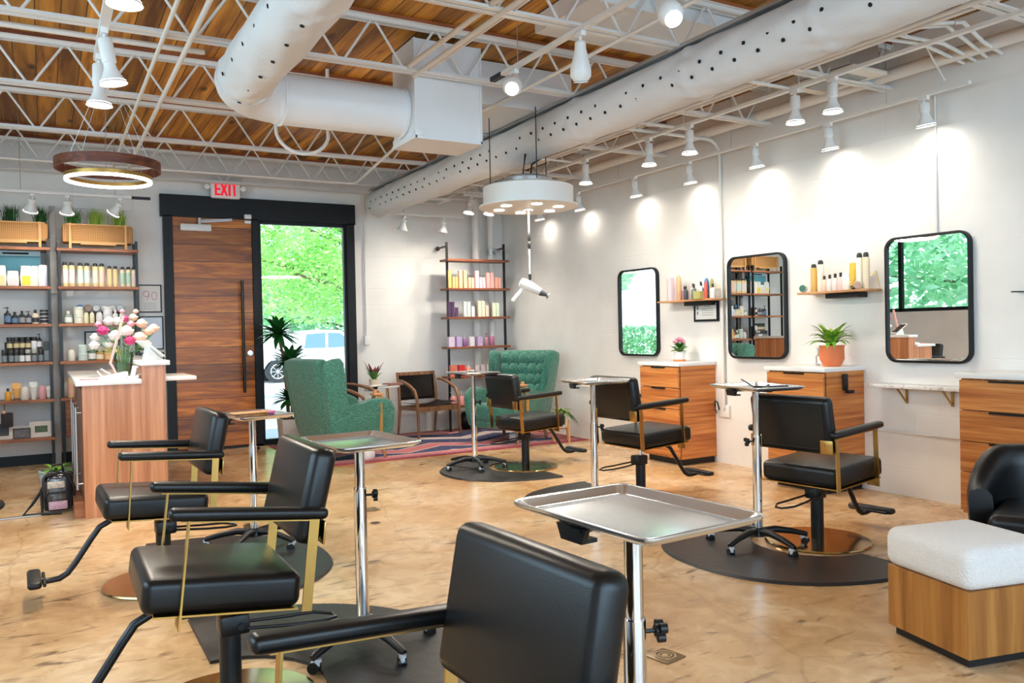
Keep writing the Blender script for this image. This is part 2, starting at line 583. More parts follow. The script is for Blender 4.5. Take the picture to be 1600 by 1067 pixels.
class MB:
    def __init__(self, M=None):
        self.bm = bmesh.new()
        self.M = M or Matrix()

    def _fin(self, verts, M):
        bmesh.ops.transform(self.bm, matrix=self.M @ (M or Matrix()), verts=list(verts))

    def box(self, c, s, M=None, bev=0.0, seg=2):
        r = bmesh.ops.create_cube(self.bm, size=1.0)
        vs = r['verts']
        bmesh.ops.scale(self.bm, vec=s, verts=vs)
        bmesh.ops.translate(self.bm, vec=c, verts=vs)
        if bev > 0:
            es = list({e for v in vs for e in v.link_edges})
            bev = min(bev, min(s) * 0.49)
            rr = bmesh.ops.bevel(self.bm, geom=es, offset=bev, segments=seg, affect='EDGES', profile=0.5, clamp_overlap=True)
            vs = list({v for f in rr['faces'] for v in f.verts} | {v for v in vs if v.is_valid})
            # collect the whole island
            st, seen = [vs[0]], {vs[0]}
            while st:
                v = st.pop()
                for e in v.link_edges:
                    w = e.other_vert(v)
                    if w not in seen:
                        seen.add(w)
                        st.append(w)
            vs = list(seen)
        self._fin(vs, M)
        return self

    def bar(self, p0, p1, w, h=None, bev=0.0):
        """box section running from p0 to p1"""
        p0, p1 = Vector(p0), Vector(p1)
        d = p1 - p0
        q = d.to_track_quat('X', 'Z').to_matrix().to_4x4()
        return self.box((0, 0, 0), (d.length, w, h or w), Matrix.Translation((p0 + p1) / 2) @ q, bev)

    def cyl(self, p0, p1, r, r1=None, n=20, caps=True):
        p0, p1 = Vector(p0), Vector(p1)
        d = p1 - p0
        q = d.to_track_quat('Z', 'Y').to_matrix().to_4x4()
        rr = bmesh.ops.create_cone(self.bm, cap_ends=caps, segments=n, radius1=r, radius2=r if r1 is None else r1, depth=d.length)
        self._fin(rr['verts'], Matrix.Translation((p0 + p1) / 2) @ q)
        return self

    def ball(self, c, r, M=None, s=(1, 1, 1), n=16):
        rr = bmesh.ops.create_uvsphere(self.bm, u_segments=n, v_segments=max(6, n // 2), radius=r)
        bmesh.ops.scale(self.bm, vec=s, verts=rr['verts'])
        self._fin(rr['verts'], (M or Matrix()) @ Matrix.Translation(c) if M is None else M @ Matrix.Translation(c))
        return self

    def lathe(self, prof, M=None, n=24, cap=True):
        rings = []
        for r, z in prof:
            rings.append([self.bm.verts.new((r * math.cos(2 * PI * i / n), r * math.sin(2 * PI * i / n), z)) for i in range(n)])
        for a, b in zip(rings, rings[1:]):
            for i in range(n):
                self.bm.faces.new((a[i], a[(i + 1) % n], b[(i + 1) % n], b[i]))
        if cap:
            self.bm.faces.new(rings[0][::-1])
            self.bm.faces.new(rings[-1])
        self._fin([v for r in rings for v in r], M)
        return self

    def tube(self, pts, r, n=10, closed=False, M=None, flat=None):
        """round (or flat=(w,h) section) tube along a polyline"""
        P = [Vector(p) for p in pts]
        m = len(P)
        rings = []
        up = Vector((0, 0, 1))
        for i in range(m):
            if closed:
                t = (P[(i + 1) % m] - P[i - 1]).normalized()
            else:
                t = (P[min(i + 1, m - 1)] - P[max(i - 1, 0)]).normalized()
            a = up if abs(t.dot(up)) < 0.95 else (rings_prev if i else Vector((1, 0, 0)))
            s = t.cross(a)
            if s.length < 1e-5:
                s = t.cross(Vector((1, 0, 0)))
            s.normalize()
            u = s.cross(t).normalized()
            rings_prev = u
            rad = r[i] if isinstance(r, (list, tuple)) else r
            ring = []
            for k in range(n):
                an = 2 * PI * k / n
                if flat:
                    an = PI / 4 + k * PI / 2
                    ring.append(self.bm.verts.new(P[i] + s * math.cos(an) * flat[0] * 0.7071 + u * math.sin(an) * flat[1] * 0.7071))
                else:
                    ring.append(self.bm.verts.new(P[i] + s * math.cos(an) * rad + u * math.sin(an) * rad))
            rings.append(ring)
        for i in range(m if closed else m - 1):
            a, b = rings[i], rings[(i + 1) % m]
            for k in range(len(a)):
                self.bm.faces.new((a[k], a[(k + 1) % len(a)], b[(k + 1) % len(a)], b[k]))
        if not closed:
            self.bm.faces.new(rings[0][::-1])
            self.bm.faces.new(rings[-1])
        self._fin([v for r_ in rings for v in r_], M)
        return self

    def prism(self, poly, t, M=None, bev=0.0, seg=2):
        """poly in local XZ, thickness t along Y (centred)"""
        a = [self.bm.verts.new((x, -t / 2, z)) for x, z in poly]
        b = [self.bm.verts.new((x, t / 2, z)) for x, z in poly]
        n = len(poly)
        f1 = self.bm.faces.new(a)
        f2 = self.bm.faces.new(b[::-1])
        for i in range(n):
            self.bm.faces.new((a[i], b[i], b[(i + 1) % n], a[(i + 1) % n]))
        vs = a + b
        if bev:
            es = list(f1.edges) + list(f2.edges)
            rr = bmesh.ops.bevel(self.bm, geom=es, offset=bev, segments=seg, affect='EDGES', profile=0.5, clamp_overlap=True)
            st = [next(v for v in rr['verts'])]
            seen = set(st)
            while st:
                v = st.pop()
                for e in v.link_edges:
                    w = e.other_vert(v)
                    if w not in seen:
                        seen.add(w)
                        st.append(w)
            vs = list(seen)
        self._fin(vs, M)
        return self

    def quad(self, pts):
        vs = [self.bm.verts.new(p) for p in pts]
        self.bm.faces.new(vs)
        return self

    def build(self, name, m, parent=None, smooth=True, angle=38, label=None):
        bmesh.ops.recalc_face_normals(self.bm, faces=self.bm.faces[:])
        if smooth:
            for f in self.bm.faces:
                f.smooth = True
            lim = math.radians(angle)
            for e in self.bm.edges:
                if len(e.link_faces) == 2 and e.calc_face_angle(0) > lim:
                    e.smooth = False
        me = bpy.data.meshes.new(name)
        self.bm.to_mesh(me)
        self.bm.free()
        me.materials.append(m)
        o = bpy.data.objects.new(name, me)
        COL.objects.link(o)
        if parent:
            o.parent = parent
        if label:
            o['label'] = label
        return o


def tag(o, label, cat, group=None, kind=None):
    o['label'] = label
    o['category'] = cat
    if group:
        o['group'] = group
    if kind:
        o['kind'] = kind
    return o


def thing(name, label, cat, loc=(0, 0, 0), rz=0.0, group=None):
    o = bpy.data.objects.new(name, None)
    COL.objects.link(o)
    o.empty_display_size = 0.1
    o.location = loc
    o.rotation_euler = (0, 0, rz)
    return tag(o, label, cat, group)


def struct(mb, name, m, smooth=False, label=None):
    o = mb.build(name, m, smooth=smooth)
    o['kind'] = 'structure'
    if label:
        o['label'] = label
    return o


def dup(root, loc, rz=0.0, label=None, group=None, mats=None):
    """copy a thing with its parts and sub-parts"""
    def cp(o, parent):
        c = o.copy()
        COL.objects.link(c)
        c.parent = parent
        for ch in KIDS.get(o.name, []):
            cp(ch, c)
        return c
    KIDS = {}
    for o in COL.objects:
        if o.parent:
            KIDS.setdefault(o.parent.name, []).append(o)
    r = cp(root, None)
    r.location = loc
    r.rotation_euler = (0, 0, rz)
    if label:
        r['label'] = label
    if group:
        r['group'] = group
    return r


def rot_list(v, a):
    return (v[0] * math.cos(a) - v[1] * math.sin(a), v[0] * math.sin(a) + v[1] * math.cos(a))


ORD = ['first', 'second', 'third', 'fourth', 'fifth', 'sixth', 'seventh', 'eighth', 'ninth', 'tenth', 'eleventh', 'twelfth', 'thirteenth', 'fourteenth', 'fifteenth']

# ================================================================== ROOM SHELL
XL, XR, YB, YF, ZC = -2.7, 5.37, 9.6, -3.2, 3.28
struct(MB().box(((XL + XR) / 2, (YB + YF) / 2, -0.05), (XR - XL + 0.4, YB - YF + 0.4, 0.1)), 'floor', FLOORM)
struct(MB().box(((XL + XR) / 2, (YB + YF) / 2, ZC + 0.04), (XR - XL + 0.4, YB - YF + 0.4, 0.08)), 'ceiling', DECK)
struct(MB().box((XR + 0.1, (YB + YF) / 2, ZC / 2), (0.2, YB - YF + 0.4, ZC)), 'wall_right', WALL)
# back wall with the door / sidelight opening x 1.15..3.27, z 0..2.82
DX0, DX1, DZ = 1.15, 3.27, 2.80
mb = MB()
mb.box(((XL + DX0) / 2, YB + 0.1, ZC / 2), (DX0 - XL, 0.2, ZC))
mb.box(((XR + DX1) / 2, YB + 0.1, ZC / 2), (XR - DX1, 0.2, ZC))
mb.box(((DX0 + DX1) / 2, YB + 0.1, (ZC + DZ) / 2), (DX1 - DX0, 0.2, ZC - DZ))
struct(mb, 'wall_back', WALL)
# left wall with a long high window
mb = MB()
mb.box((XL - 0.1, (YB + YF) / 2, 0.72), (0.2, YB - YF, 1.44))
mb.box((XL - 0.1, (YB + YF) / 2, (2.85 + ZC) / 2), (0.2, YB - YF, ZC - 2.85))
mb.box((XL - 0.1, (YF + 1.2) / 2, 2.145), (0.2, 1.2 - YF, 1.41))
mb.box((XL - 0.1, (9.3 + YB) / 2, 2.145), (0.2, YB - 9.3, 1.41))
struct(mb, 'wall_left', WALL)
wm = MB()
for yy in (1.23, 3.1, 4.97, 6.84, 8.66, 9.27):
    wm.box((XL - 0.05, yy, 2.145), (0.08, 0.06, 1.41))
for zz in (1.47, 2.82):
    wm.box((XL - 0.05, 5.25, zz), (0.08, 8.1, 0.06))
w2 = struct(wm, 'window_2', FRAMEB)
g = MB().box((XL - 0.06, 5.25, 2.145), (0.006, 8.0, 1.36)).build('pane', GLASS, w2, smooth=False)
# front wall behind the camera: shop front
mb = MB()
mb.box(((XL + XR) / 2, YF - 0.1, 0.15), (XR - XL, 0.2, 0.3))
mb.box(((XL + XR) / 2, YF - 0.1, (2.9 + ZC) / 2), (XR - XL, 0.2, ZC - 2.9))
mb.box((XL + 0.25, YF - 0.1, 1.6), (0.5, 0.2, 2.6))
mb.box((XR - 0.25, YF - 0.1, 1.6), (0.5, 0.2, 2.6))
struct(mb, 'wall_front', WALL)
wm = MB()
for i in range(6):
    wm.box((XL + 0.53 + i * 1.4, YF - 0.06, 1.6), (0.07, 0.1, 2.6))
for zz in (0.33, 2.1, 2.87):
    wm.box(((XL + XR) / 2, YF - 0.06, zz), (XR - XL - 1.0, 0.1, 0.06))
w3 = struct(wm, 'window_3', FRAMEB)
MB().box(((XL + XR) / 2, YF - 0.07, 1.6), (XR - XL - 1.0, 0.006, 2.5)).build('pane', GLASS, w3, smooth=False)
# dark base strip along the back wall
struct(MB().box(((XL + DX0) / 2, YB - 0.012, 0.05), (DX0 - XL, 0.024, 0.1)), 'baseboard_back', FRAMEB)
struct(MB().box((0.1, YB - 0.16, 1.3), (0.055, 0.05, 2.6), bev=0.004).box((0.1, YB - 0.2, 1.93), (0.06, 0.05, 0.42), bev=0.004), 'trim_1', mat('grey_painted_post', (0.32, 0.31, 0.3), 0.5, var=0.2))

# door frame, door, sidelight
fr = MB()
fy = YB - 0.0
fr.box(((DX0 + DX1) / 2, fy, 2.69), (DX1 - DX0 + 0.06, 0.16, 0.24))
fr.box((1.19, fy, 1.29), (0.09, 0.16, 2.58))
fr.box((2.115, fy, 1.29), (0.07, 0.16, 2.58))
fr.box((3.235, fy, 1.29), (0.1, 0.16, 2.58))
fr.box(((DX0 + DX1) / 2, fy, 0.012), (DX1 - DX0, 0.16, 0.024))
struct(fr, 'trim_2', FRAMEB)
sg = MB()
for x in (2.165, 3.17):
    sg.box((x, fy - 0.02, 1.3), (0.03, 0.06, 2.54))
for z in (0.045, 2.555):
    sg.box((2.67, fy - 0.02, z), (1.0, 0.06, 0.04))
w1 = struct(sg, 'window_1', FRAMEB)
MB().box((2.67, fy - 0.02, 1.3), (0.98, 0.008, 2.48)).build('pane', GLASS, w1, smooth=False)
d1 = struct(MB().box((1.66, fy - 0.02, 1.3), (0.84, 0.06, 2.55), bev=0.004), 'door_1', DOORW)
h = MB()
h.cyl((1.945, fy - 0.13, 0.62), (1.945, fy - 0.13, 1.88), 0.017)
h.cyl((1.945, fy - 0.13, 0.78), (1.945, fy - 0.05, 0.78), 0.013)
h.cyl((1.945, fy - 0.13, 1.72), (1.945, fy - 0.05, 1.72), 0.013)
h.build('pull_handle', BLACKMET, d1)
h = MB()
h.box((1.475, fy - 0.085, 2.455), (0.32, 0.07, 0.075), bev=0.008)
h.build('door_closer', WHITEMET, d1)
h = MB()
h.bar((1.5, fy - 0.12, 2.51), (1.85, fy - 0.14, 2.545), 0.025, 0.012)
h.bar((1.5, fy - 0.12, 2.53), (1.85, fy - 0.14, 2.56), 0.02, 0.01)
h.cyl((1.51, fy - 0.12, 2.49), (1.51, fy - 0.12, 2.56), 0.02)
h.build('closer_arm', GREYMET, d1)
MB().cyl((2.03, fy - 0.05, 1.06), (2.03, fy - 0.066, 1.06), 0.03).build('lock', CHROME, d1)
h = MB().box((2.03, fy - 0.1, 2.6), (0.075, 0.05, 0.05), bev=0.006).box((2.03, fy - 0.08, 2.54), (0.07, 0.06, 0.035), bev=0.005)
h.build('door_sensor', WHITEPL, d1)

# ------------------------------------------------------------------ joists
JP = 0.431
joists = [(9.40, 2.62, 'nearest the door wall'), (8.9, 2.18, 'second out from the door wall'), (7.58, 0.857, 'crossing above the ring pendant'),
          (6.28, -0.04, 'crossing just beyond the square duct'), (4.93, 1.64, 'crossing in front of the square duct'), (3.81, 2.97, 'crossing above the fabric ducts near the top right'),
          (2.55, 0.2, 'nearest the camera, at the top edge')]
ZB, ZT = 2.94, 3.225
for y, ph, where in joists:
    j = thing('bar_joist', 'white open-web steel ceiling joist ' + where, 'ceiling joist', (0, y, 0), 0, 'open-web joists under the deck')
    L_ = XR - XL
    xc = (XL + XR) / 2
    m1 = MB()
    for s in (-1, 1):
        m1.box((xc, s * 0.02, ZT + 0.012), (L_, 0.022, 0.026))
        m1.box((xc, s * 0.038, ZT + 0.023), (L_, 0.035, 0.005))
    m1.build('top_chord', WHITEMET, j, smooth=False)
    m1 = MB()
    for s in (-1, 1):
        m1.box((xc, s * 0.018, ZB + 0.012), (L_, 0.014, 0.026))
        m1.box((xc, s * 0.03, ZB + 0.002), (L_, 0.03, 0.005))
    m1.build('bottom_chord', WHITEMET, j, smooth=False)
    m1 = MB()
    n0 = math.floor((XL - ph) / JP) + 1
    x = ph + n0 * JP
    while x < XR - 0.1:
        x2 = x + JP / 2
        m1.cyl((x + 0.012, 0, ZB + 0.01), (min(x2 - 0.012, XR - 0.02), 0, ZT + 0.01), 0.0085, n=8)
        if x + JP < XR:
            m1.cyl((x2 + 0.012, 0, ZT + 0.01), (x + JP - 0.012, 0, ZB + 0.01), 0.0085, n=8)
        x += JP
    m1.build('web', WHITEMET, j)
    MB().box((xc, 0, (ZT + 0.026 + ZC) / 2), (L_, 0.085, ZC - ZT - 0.027)).build('nailer_strip', NAILER, j, smooth=False)

# ================================================================== OUTSIDE
go = MB()
xs = [-30, 45]
prof = [(YB + 0.2, -0.05), (12.5, -0.08), (20, -0.38), (60, -0.5)]
for (ya, za), (yb, zb) in zip(prof, prof[1:]):
    go.quad([(-30, ya, za), (45, ya, za), (45, yb, zb), (-30, yb, zb)])
struct(go, 'ground', mat('pale_pavement', (0.62, 0.62, 0.58), 0.9, var=0.1, vscale=1), smooth=False)
gl = MB().quad([(-40, -30, -0.3), (XL - 0.3, -30, -0.3), (XL - 0.3, 30, -0.3), (-40, 30, -0.3)])
struct(gl, 'ground_side', mat('lawn', (0.1, 0.25, 0.05), 0.95, var=0.3, vscale=2), smooth=False)


def tree(loc, clumps, n, m, leaf, label, trunk=0.2, group=None):
    t = thing('tree', label, 'tree', loc, 0, group)
    bm = bmesh.new()
    rnd = random.Random(hash(label) % 1000 if False else len(label) * 13 + n)
    for _ in range(n):
        cx, cy, cz, r = clumps[rnd.randrange(len(clumps))]
        while True:
            p = Vector((rnd.uniform(-1, 1), rnd.uniform(-1, 1), rnd.uniform(-1, 1)))
            if p.length < 1:
                break
        p = p.normalized() * (0.55 + 0.45 * rnd.random()) if rnd.random() < 0.7 else p
        c = Vector((cx, cy, cz)) + Vector((p.x, p.y, p.z * 0.75)) * r
        a = Vector((rnd.uniform(-1, 1), rnd.uniform(-1, 1), rnd.uniform(-0.5, 0.5))).normalized() * leaf * rnd.uniform(0.6, 1.3)
        b_ = a.cross(Vector((rnd.uniform(-1, 1), rnd.uniform(-1, 1), rnd.uniform(-1, 1)))).normalized() * leaf * 0.45
        vs = [bm.verts.new(c + q) for q in (a, b_, -a, -b_)]
        bm.faces.new(vs)
    me = bpy.data.meshes.new('foliage')
    bm.to_mesh(me)
    bm.free()
    me.materials.append(m)
    f = bpy.data.objects.new('foliage', me)
    COL.objects.link(f)
    f.parent = t
    mt = MB()
    top = max(c[2] for c in clumps)
    mt.tube([(0, 0, 0), (0.1, 0, top * 0.4), (-0.05, 0.1, top * 0.9)], [trunk, trunk * 0.7, trunk * 0.2])
    for cx, cy, cz, r in clumps:
        mt.tube([(0.05, 0, top * 0.35), (cx * 0.5, cy * 0.5, cz * 0.8), (cx, cy, cz)], [trunk * 0.5, trunk * 0.3, 0.03], n=6)
    mt.build('trunk', BARK, t)
    return t


tree((9.4, 18.5, -0.3), [(-4.2, 0, 4.0, 2.2), (-5.6, 0.4, 3.4, 1.7), (-2.7, 0, 3.6, 1.7), (-4.6, -0.6, 2.9, 1.5), (-6.4, 0.5, 5, 1.8), (-1.6, .5, 4.8, 1.8), (-4, 0, 5.8, 2.2), (-3.6, .5, 2.7, 1.3), (0, 0, 4.2, 1.6)], 30000, TREEL, 0.055,
     'sunlit green tree filling the top of the sidelight window', group=None)
tree((11.5, 36, -0.5), [(0, 0, 3.0, 2.8), (3, 0, 4, 3), (-3, 0, 3.6, 2.8), (-6, 0, 4, 3), (6, 0, 3, 2.6), (0, 0, 6, 3)], 11000, TREEB, 0.2,
     'cooler green tree behind the parked pickup, seen low in the sidelight')
tree((-9.5, 5.5, -0.3), [(0, 0, 3.4, 2.6), (0, 2.6, 2.8, 2.2), (0, -2.8, 3.2, 2.4), (0, 5, 3.6, 2.4), (0, -5.5, 3, 2.3), (0, 7.6, 2.8, 2.2), (0, 1, 5.5, 2.6)], 12000, TREEB, 0.16,
     'bluish green tree seen only in the rightmost wall mirror')

tree((-4.9, 20, -0.4), [(0, 0, 3.3, 0.9), (-0.6, 0, 3.8, 0.8), (0.4, 0, 4.4, 1.2)], 5000, TREEL, 0.13, 'tree reflected in the leftmost wall mirror')
hd_ = bmesh.new()
_r = random.Random(4)
for _ in range(9000):
    c = Vector((_r.uniform(-13, -1.5), 18.5 + _r.uniform(-0.5, 0.5), -0.35 + 1.65 * _r.random()))
    a = Vector((_r.uniform(-1, 1), _r.uniform(-1, 1), _r.uniform(-1, 1))).normalized() * 0.09
    b_ = a.cross(Vector((_r.uniform(-1, 1), _r.uniform(-1, 1), 1))).normalized() * 0.05
    hd_.faces.new([hd_.verts.new(c + q) for q in (a, b_, -a, -b_)])
m_ = MB()
m_.bm.free()
m_.bm = hd_
tag(m_.build('hedge', TREEB, smooth=False), 'clipped green hedge reflected low in the leftmost wall mirror', 'hedge')

# pickup truck
CARW = mat('white_car_paint', (0.82, 0.84, 0.86), 0.25, coat=0.5)
CARG = mat('car_window_tint', (0.12, 0.25, 0.35), 0.05, spec=0.9)
TYRE = mat('tyre_rubber', (0.03, 0.035, 0.045), 0.7)
car = thing('pickup_truck', 'white pickup truck parked outside the sidelight window', 'car', (8.9, 30, -0.41), 0)
body = [(-2.75, 0.55), (-2.75, 1.05), (-1.0, 1.1), (-0.9, 1.75), (-0.5, 1.85), (0.55, 1.83), (1.35, 1.2), (2.55, 1.08), (2.75, 0.9), (2.78, 0.5), (2.3, 0.42),
        (2.22, 0.75), (2.0, 0.93), (1.7, 0.95), (1.42, 0.8), (1.3, 0.42), (-1.25, 0.42), (-1.35, 0.8), (-1.6, 0.95), (-1.9, 0.93), (-2.15, 0.75), (-2.22, 0.5)]
MB().prism(body, 1.8, bev=0.05).build('body', CARW, car)
for nm, pl in (('rear_window', [(-0.82, 1.2), (-0.74, 1.7), (-0.05, 1.74), (-0.05, 1.2)]), ('front_window', [(0.05, 1.2), (0.05, 1.74), (0.5, 1.72), (1.12, 1.22)])):
    MB().prism(pl, 1.83).build(nm, CARG, car, smooth=False)
MB().bar((-0.4, -0.93, 1.05), (-0.2, -0.93, 1.05), 0.03, 0.03).bar((0.55, -0.93, 1.05), (0.75, -0.93, 1.05), 0.03, 0.03).build('door_handle', GREYMET, car)
MB().box((1.15, -0.98, 1.22), (0.15, 0.14, 0.14), bev=0.03).build('side_mirror', CARW, car)
for x in (-1.78, 1.85):
    for y in (-0.78, 0.78):
        w = MB().cyl((x, y - 0.12, 0.4), (x, y + 0.12, 0.4), 0.4, n=28).build('wheel', TYRE, car)
        r_ = MB()
        s = -1 if y < 0 else 1
        r_.cyl((x, y + s * 0.11, 0.4), (x, y + s * 0.128, 0.4), 0.05, n=12)
        for k in range(8):
            a = k * PI / 4
            r_.bar((x, y + s * 0.125, 0.4), (x + 0.24 * math.cos(a), y + s * 0.125, 0.4 + 0.24 * math.sin(a)), 0.035, 0.02)
        r_.tube([(x + 0.245 * math.cos(a * PI / 12), y + s * 0.125, 0.4 + 0.245 * math.sin(a * PI / 12)) for a in range(24)], 0.02, n=6, closed=True)
        r_.build('rim', mat('alloy_rim', (0.75, 0.76, 0.78), 0.3, 0.6), w)
# concrete bench / kerb and far fence
tag(MB().box((4.2, 12.2, 0.12), (5, 0.3, 0.42), bev=0.02).build('kerb', CONCR), 'low pale concrete kerb outside the sidelight window', 'kerb')

# ================================================================== DUCTS AND SERVICES
def duct_holes(mb, x, z, R, y0, y1, step, angs):
    y = y0
    k = 0
    while y < y1:
        for i, a in enumerate(angs):
            yy = y + (step / 2 if i % 2 else 0)
            n = Vector((math.cos(a), 0, math.sin(a)))
            p = Vector((x, yy, z)) + n * (R + 0.002)
            mb.cyl(p - n * 0.004, p + n * 0.002, 0.011, n=8)
        y += step


def fabric_duct(x, z, R, y0, y1, seams, seed, y_end_cap=True, flip=1):
    rnd = random.Random(seed)
    bm = bmesh.new()
    n = 40
    rings = []
    y = y0
    ys = []
    while y < y1:
        ys.append(y)
        y += 0.03
    ys.append(y1)
    for y in ys:
        ring = []
        s = min(abs(y - q) for q in seams)
        for i in range(n):
            a = 2 * PI * i / n
            w = math.exp(-s / 0.16)
            wr = w * 0.006 * math.sin(9 * a + 22 * y) + 0.004 * math.sin(3 * a + 4 * y) + 0.003 * math.sin(7 * a - 9 * y)
            rr = R * (1.0 - 0.0 * w) + wr + (0.006 if s < 0.02 else 0)
            ring.append(bm.verts.new((x + rr * math.cos(a), y, z + rr * math.sin(a))))
        rings.append(ring)
    for a, b in zip(rings, rings[1:]):
        for i in range(n):
            bm.faces.new((a[i], a[(i + 1) % n], b[(i + 1) % n], b[i]))
    bm.faces.new(rings[0])
    bm.faces.new(rings[-1][::-1])
    m = MB()
    m.bm.free()
    m.bm = bm
    return m


DR = 0.158
rd = thing('fabric_duct', 'long white perforated fabric duct running along the right side to the back wall', 'duct', (0, 0, 0))
h = fabric_duct(3.46, 2.78, DR, 1.2, 9.15, [1.9, 2.75, 3.7, 4.9, 6.2, 7.5, 8.7], 1)
k0 = len(h.bm.faces)
duct_holes(h, 3.46, 2.78, DR, 1.5, 9.0, 0.17, [math.radians(a) for a in (183, 207)])
h.bm.faces.ensure_lookup_table()
for f_ in h.bm.faces[k0:]:
    f_.material_index = 1
h.build('fabric_sleeve', FABRIC, rd, angle=60).data.materials.append(HOLE)
h = MB()
h.box((3.40, 5.2, 2.78 + DR + 0.012), (0.05, 8.0, 0.022))
h.box((3.40, 5.2, 2.78 + DR - 0.004), (0.09, 8.0, 0.012))
h.build('hanger_rail', GREYMET, rd, smooth=False)

ld = thing('fabric_duct', 'short white fabric duct dropping toward the camera at the top left centre', 'duct', (0, 0, 0))
h = fabric_duct(1.07, 2.78, DR, 1.2, 5.02, [1.5, 2.4, 3.5, 4.9], 2)
k0 = len(h.bm.faces)
duct_holes(h, 1.07, 2.78, DR, 1.6, 5.0, 0.27, [math.radians(a) for a in (194, 256)])
h.bm.faces.ensure_lookup_table()
for f_ in h.bm.faces[k0:]:
    f_.material_index = 1
h.build('fabric_sleeve', FABRIC, ld, angle=60).data.materials.append(HOLE)
h = MB()   # elbow from +Y to +X and straight duct
pts = [(1.07, 4.98, 2.78)]
for k in range(1, 9):
    a = k * PI / 16
    pts.append((1.07 + 0.22 * (1 - math.cos(a)), 5.0 + 0.22 * math.sin(a), 2.78 - 0.02 * k / 8))
rr = []
h.tube(pts + [(1.35, 5.22, 2.755)], DR + 0.008, n=36)
h.build('elbow', FABRIC, ld, angle=60)
h = MB()
h.cyl((1.3, 5.22, 2.75), (2.2, 5.22, 2.75), DR + 0.005, n=40)
for x in (1.33, 2.14):
    h.cyl((x, 5.22, 2.75), (x + 0.012, 5.22, 2.75), DR + 0.014, n=40)
h.build('metal_run', DUCTW, ld)

bx = thing('supply_plenum', 'white square sheet-metal duct box hanging at top centre', 'duct box', (0, 0, 0))
h = MB()
h.box((2.41, 5.2, 2.87), (0.49, 0.38, 0.66))
h.box((2.41, 5.2, 2.548), (0.51, 0.40, 0.02))
for x in (2.166, 2.654):
    h.box((x, 5.02, 2.87), (0.012, 0.04, 0.66))
h.build('box', DUCTW, bx, smooth=False)
MB().box((2.19, 5.2, 2.58), (0.06, 0.42, 0.05), bev=0.01).build('flange', DUCTW, bx)
h = MB().box((3.165, 5.8, 3.11), (1.03, 0.8, 0.32)).box((2.6, 5.5, 3.11), (0.3, 0.3, 0.3))
tag(h.build('rectangular_duct', DUCTW, smooth=False), 'wide flat white metal duct above the long fabric duct, behind the square box', 'duct')
h = MB().box((3.75, 4.2, 3.22), (1.9, 0.62, 0.11)).box((3.75, 3.88, 3.215), (1.9, 0.02, 0.12))
tag(h.build('rectangular_duct', DUCTW, smooth=False), 'white flat metal duct at the top edge above the bare round bulb', 'duct')


def lamp_can(name, label, loc, tilt=(0, 0), drop=0.2, glow=True, stem=0.1, energy=18, size=95, group='white track spotlights', shape='cone', aim=None):
    """track spotlight: clamp, stem, socket, flared shade, glowing face. loc = track point"""
    t = thing(name, label, 'spotlight', loc, 0, group)
    MB().box((0, 0, -0.012), (0.035, 0.07, 0.03), bev=0.005).cyl((0, 0, -0.02), (0, 0, -0.05), 0.008, n=8).build('clamp', WHITEMET, t)
    R = RX(tilt[0]) @ RY(tilt[1])
    M = TM(0, 0, -0.045) @ R
    st = stem
    if shape == 'cone':
        MB(M).lathe([(0.006, 0.0), (0.03, 0.0), (0.034, -0.006), (0.034, -st), (0.026, -st - 0.006)], n=20).build('socket', WHITEMET, t)
        MB(M).lathe([(0.027, -st - 0.002), (0.03, -st - 0.03), (0.042, -st - 0.06), (0.062, -st - 0.095), (0.067, -st - 0.103), (0.064, -st - 0.103), (0.058, -st - 0.093), (0.03, -st - 0.05)], n=28, cap=False).build('shade', WHITEMET, t)
        MB(M).lathe([(0.002, -st - 0.092), (0.06, -st - 0.098), (0.06, -st - 0.09), (0.002, -st - 0.085)], n=24).build('bulb_face', LAMPGLOW if glow else WHITEPL, t)
        ll = st + 0.12
    else:
        MB(M).lathe([(0.02, 0.0), (0.03, -0.01), (0.033, -0.05), (0.045, -0.1), (0.058, -0.15), (0.058, -0.19), (0.04, -0.215), (0.01, -0.222)], n=24).build('shade', WHITEMET, t)
        MB(M).lathe([(0.004, -0.215), (0.04, -0.219), (0.04, -0.223), (0.004, -0.226)], n=20).build('bulb_face', LAMPGLOW if glow else WHITEPL, t)
        ll = 0.245
    if glow and energy:
        d = bpy.data.lights.new('spot_beam', 'SPOT')
        d.energy = energy
        d.color = (1.0, 0.9, 0.76)
        d.spot_size = math.radians(size)
        d.spot_blend = 1.0
        d.shadow_soft_size = 0.06
        o = bpy.data.objects.new('spot_beam', d)
        COL.objects.link(o)
        o.parent = t
        o.matrix_local = M @ TM(0, 0, -ll) @ (RY(aim) if aim else Matrix())
    return t


def track(label, p0, p1, w=0.035, group=None, hangers=()):
    t = thing('light_track', label, 'light track', (0, 0, 0), 0, group)
    MB().bar(p0, p1, w, 0.022).build('rail', WHITEMET, t, smooth=False)
    h = MB()
    for y in hangers:
        f = (y - p0[1]) / (p1[1] - p0[1]) if p1[1] != p0[1] else (y - p0[0]) / (p1[0] - p0[0])
        q = Vector(p0).lerp(Vector(p1), f)
        h.cyl(q, (q.x, q.y, ZC), 0.003, n=6)
    if hangers:
        h.build('hanger_wire', GREYMET, t)
    return t


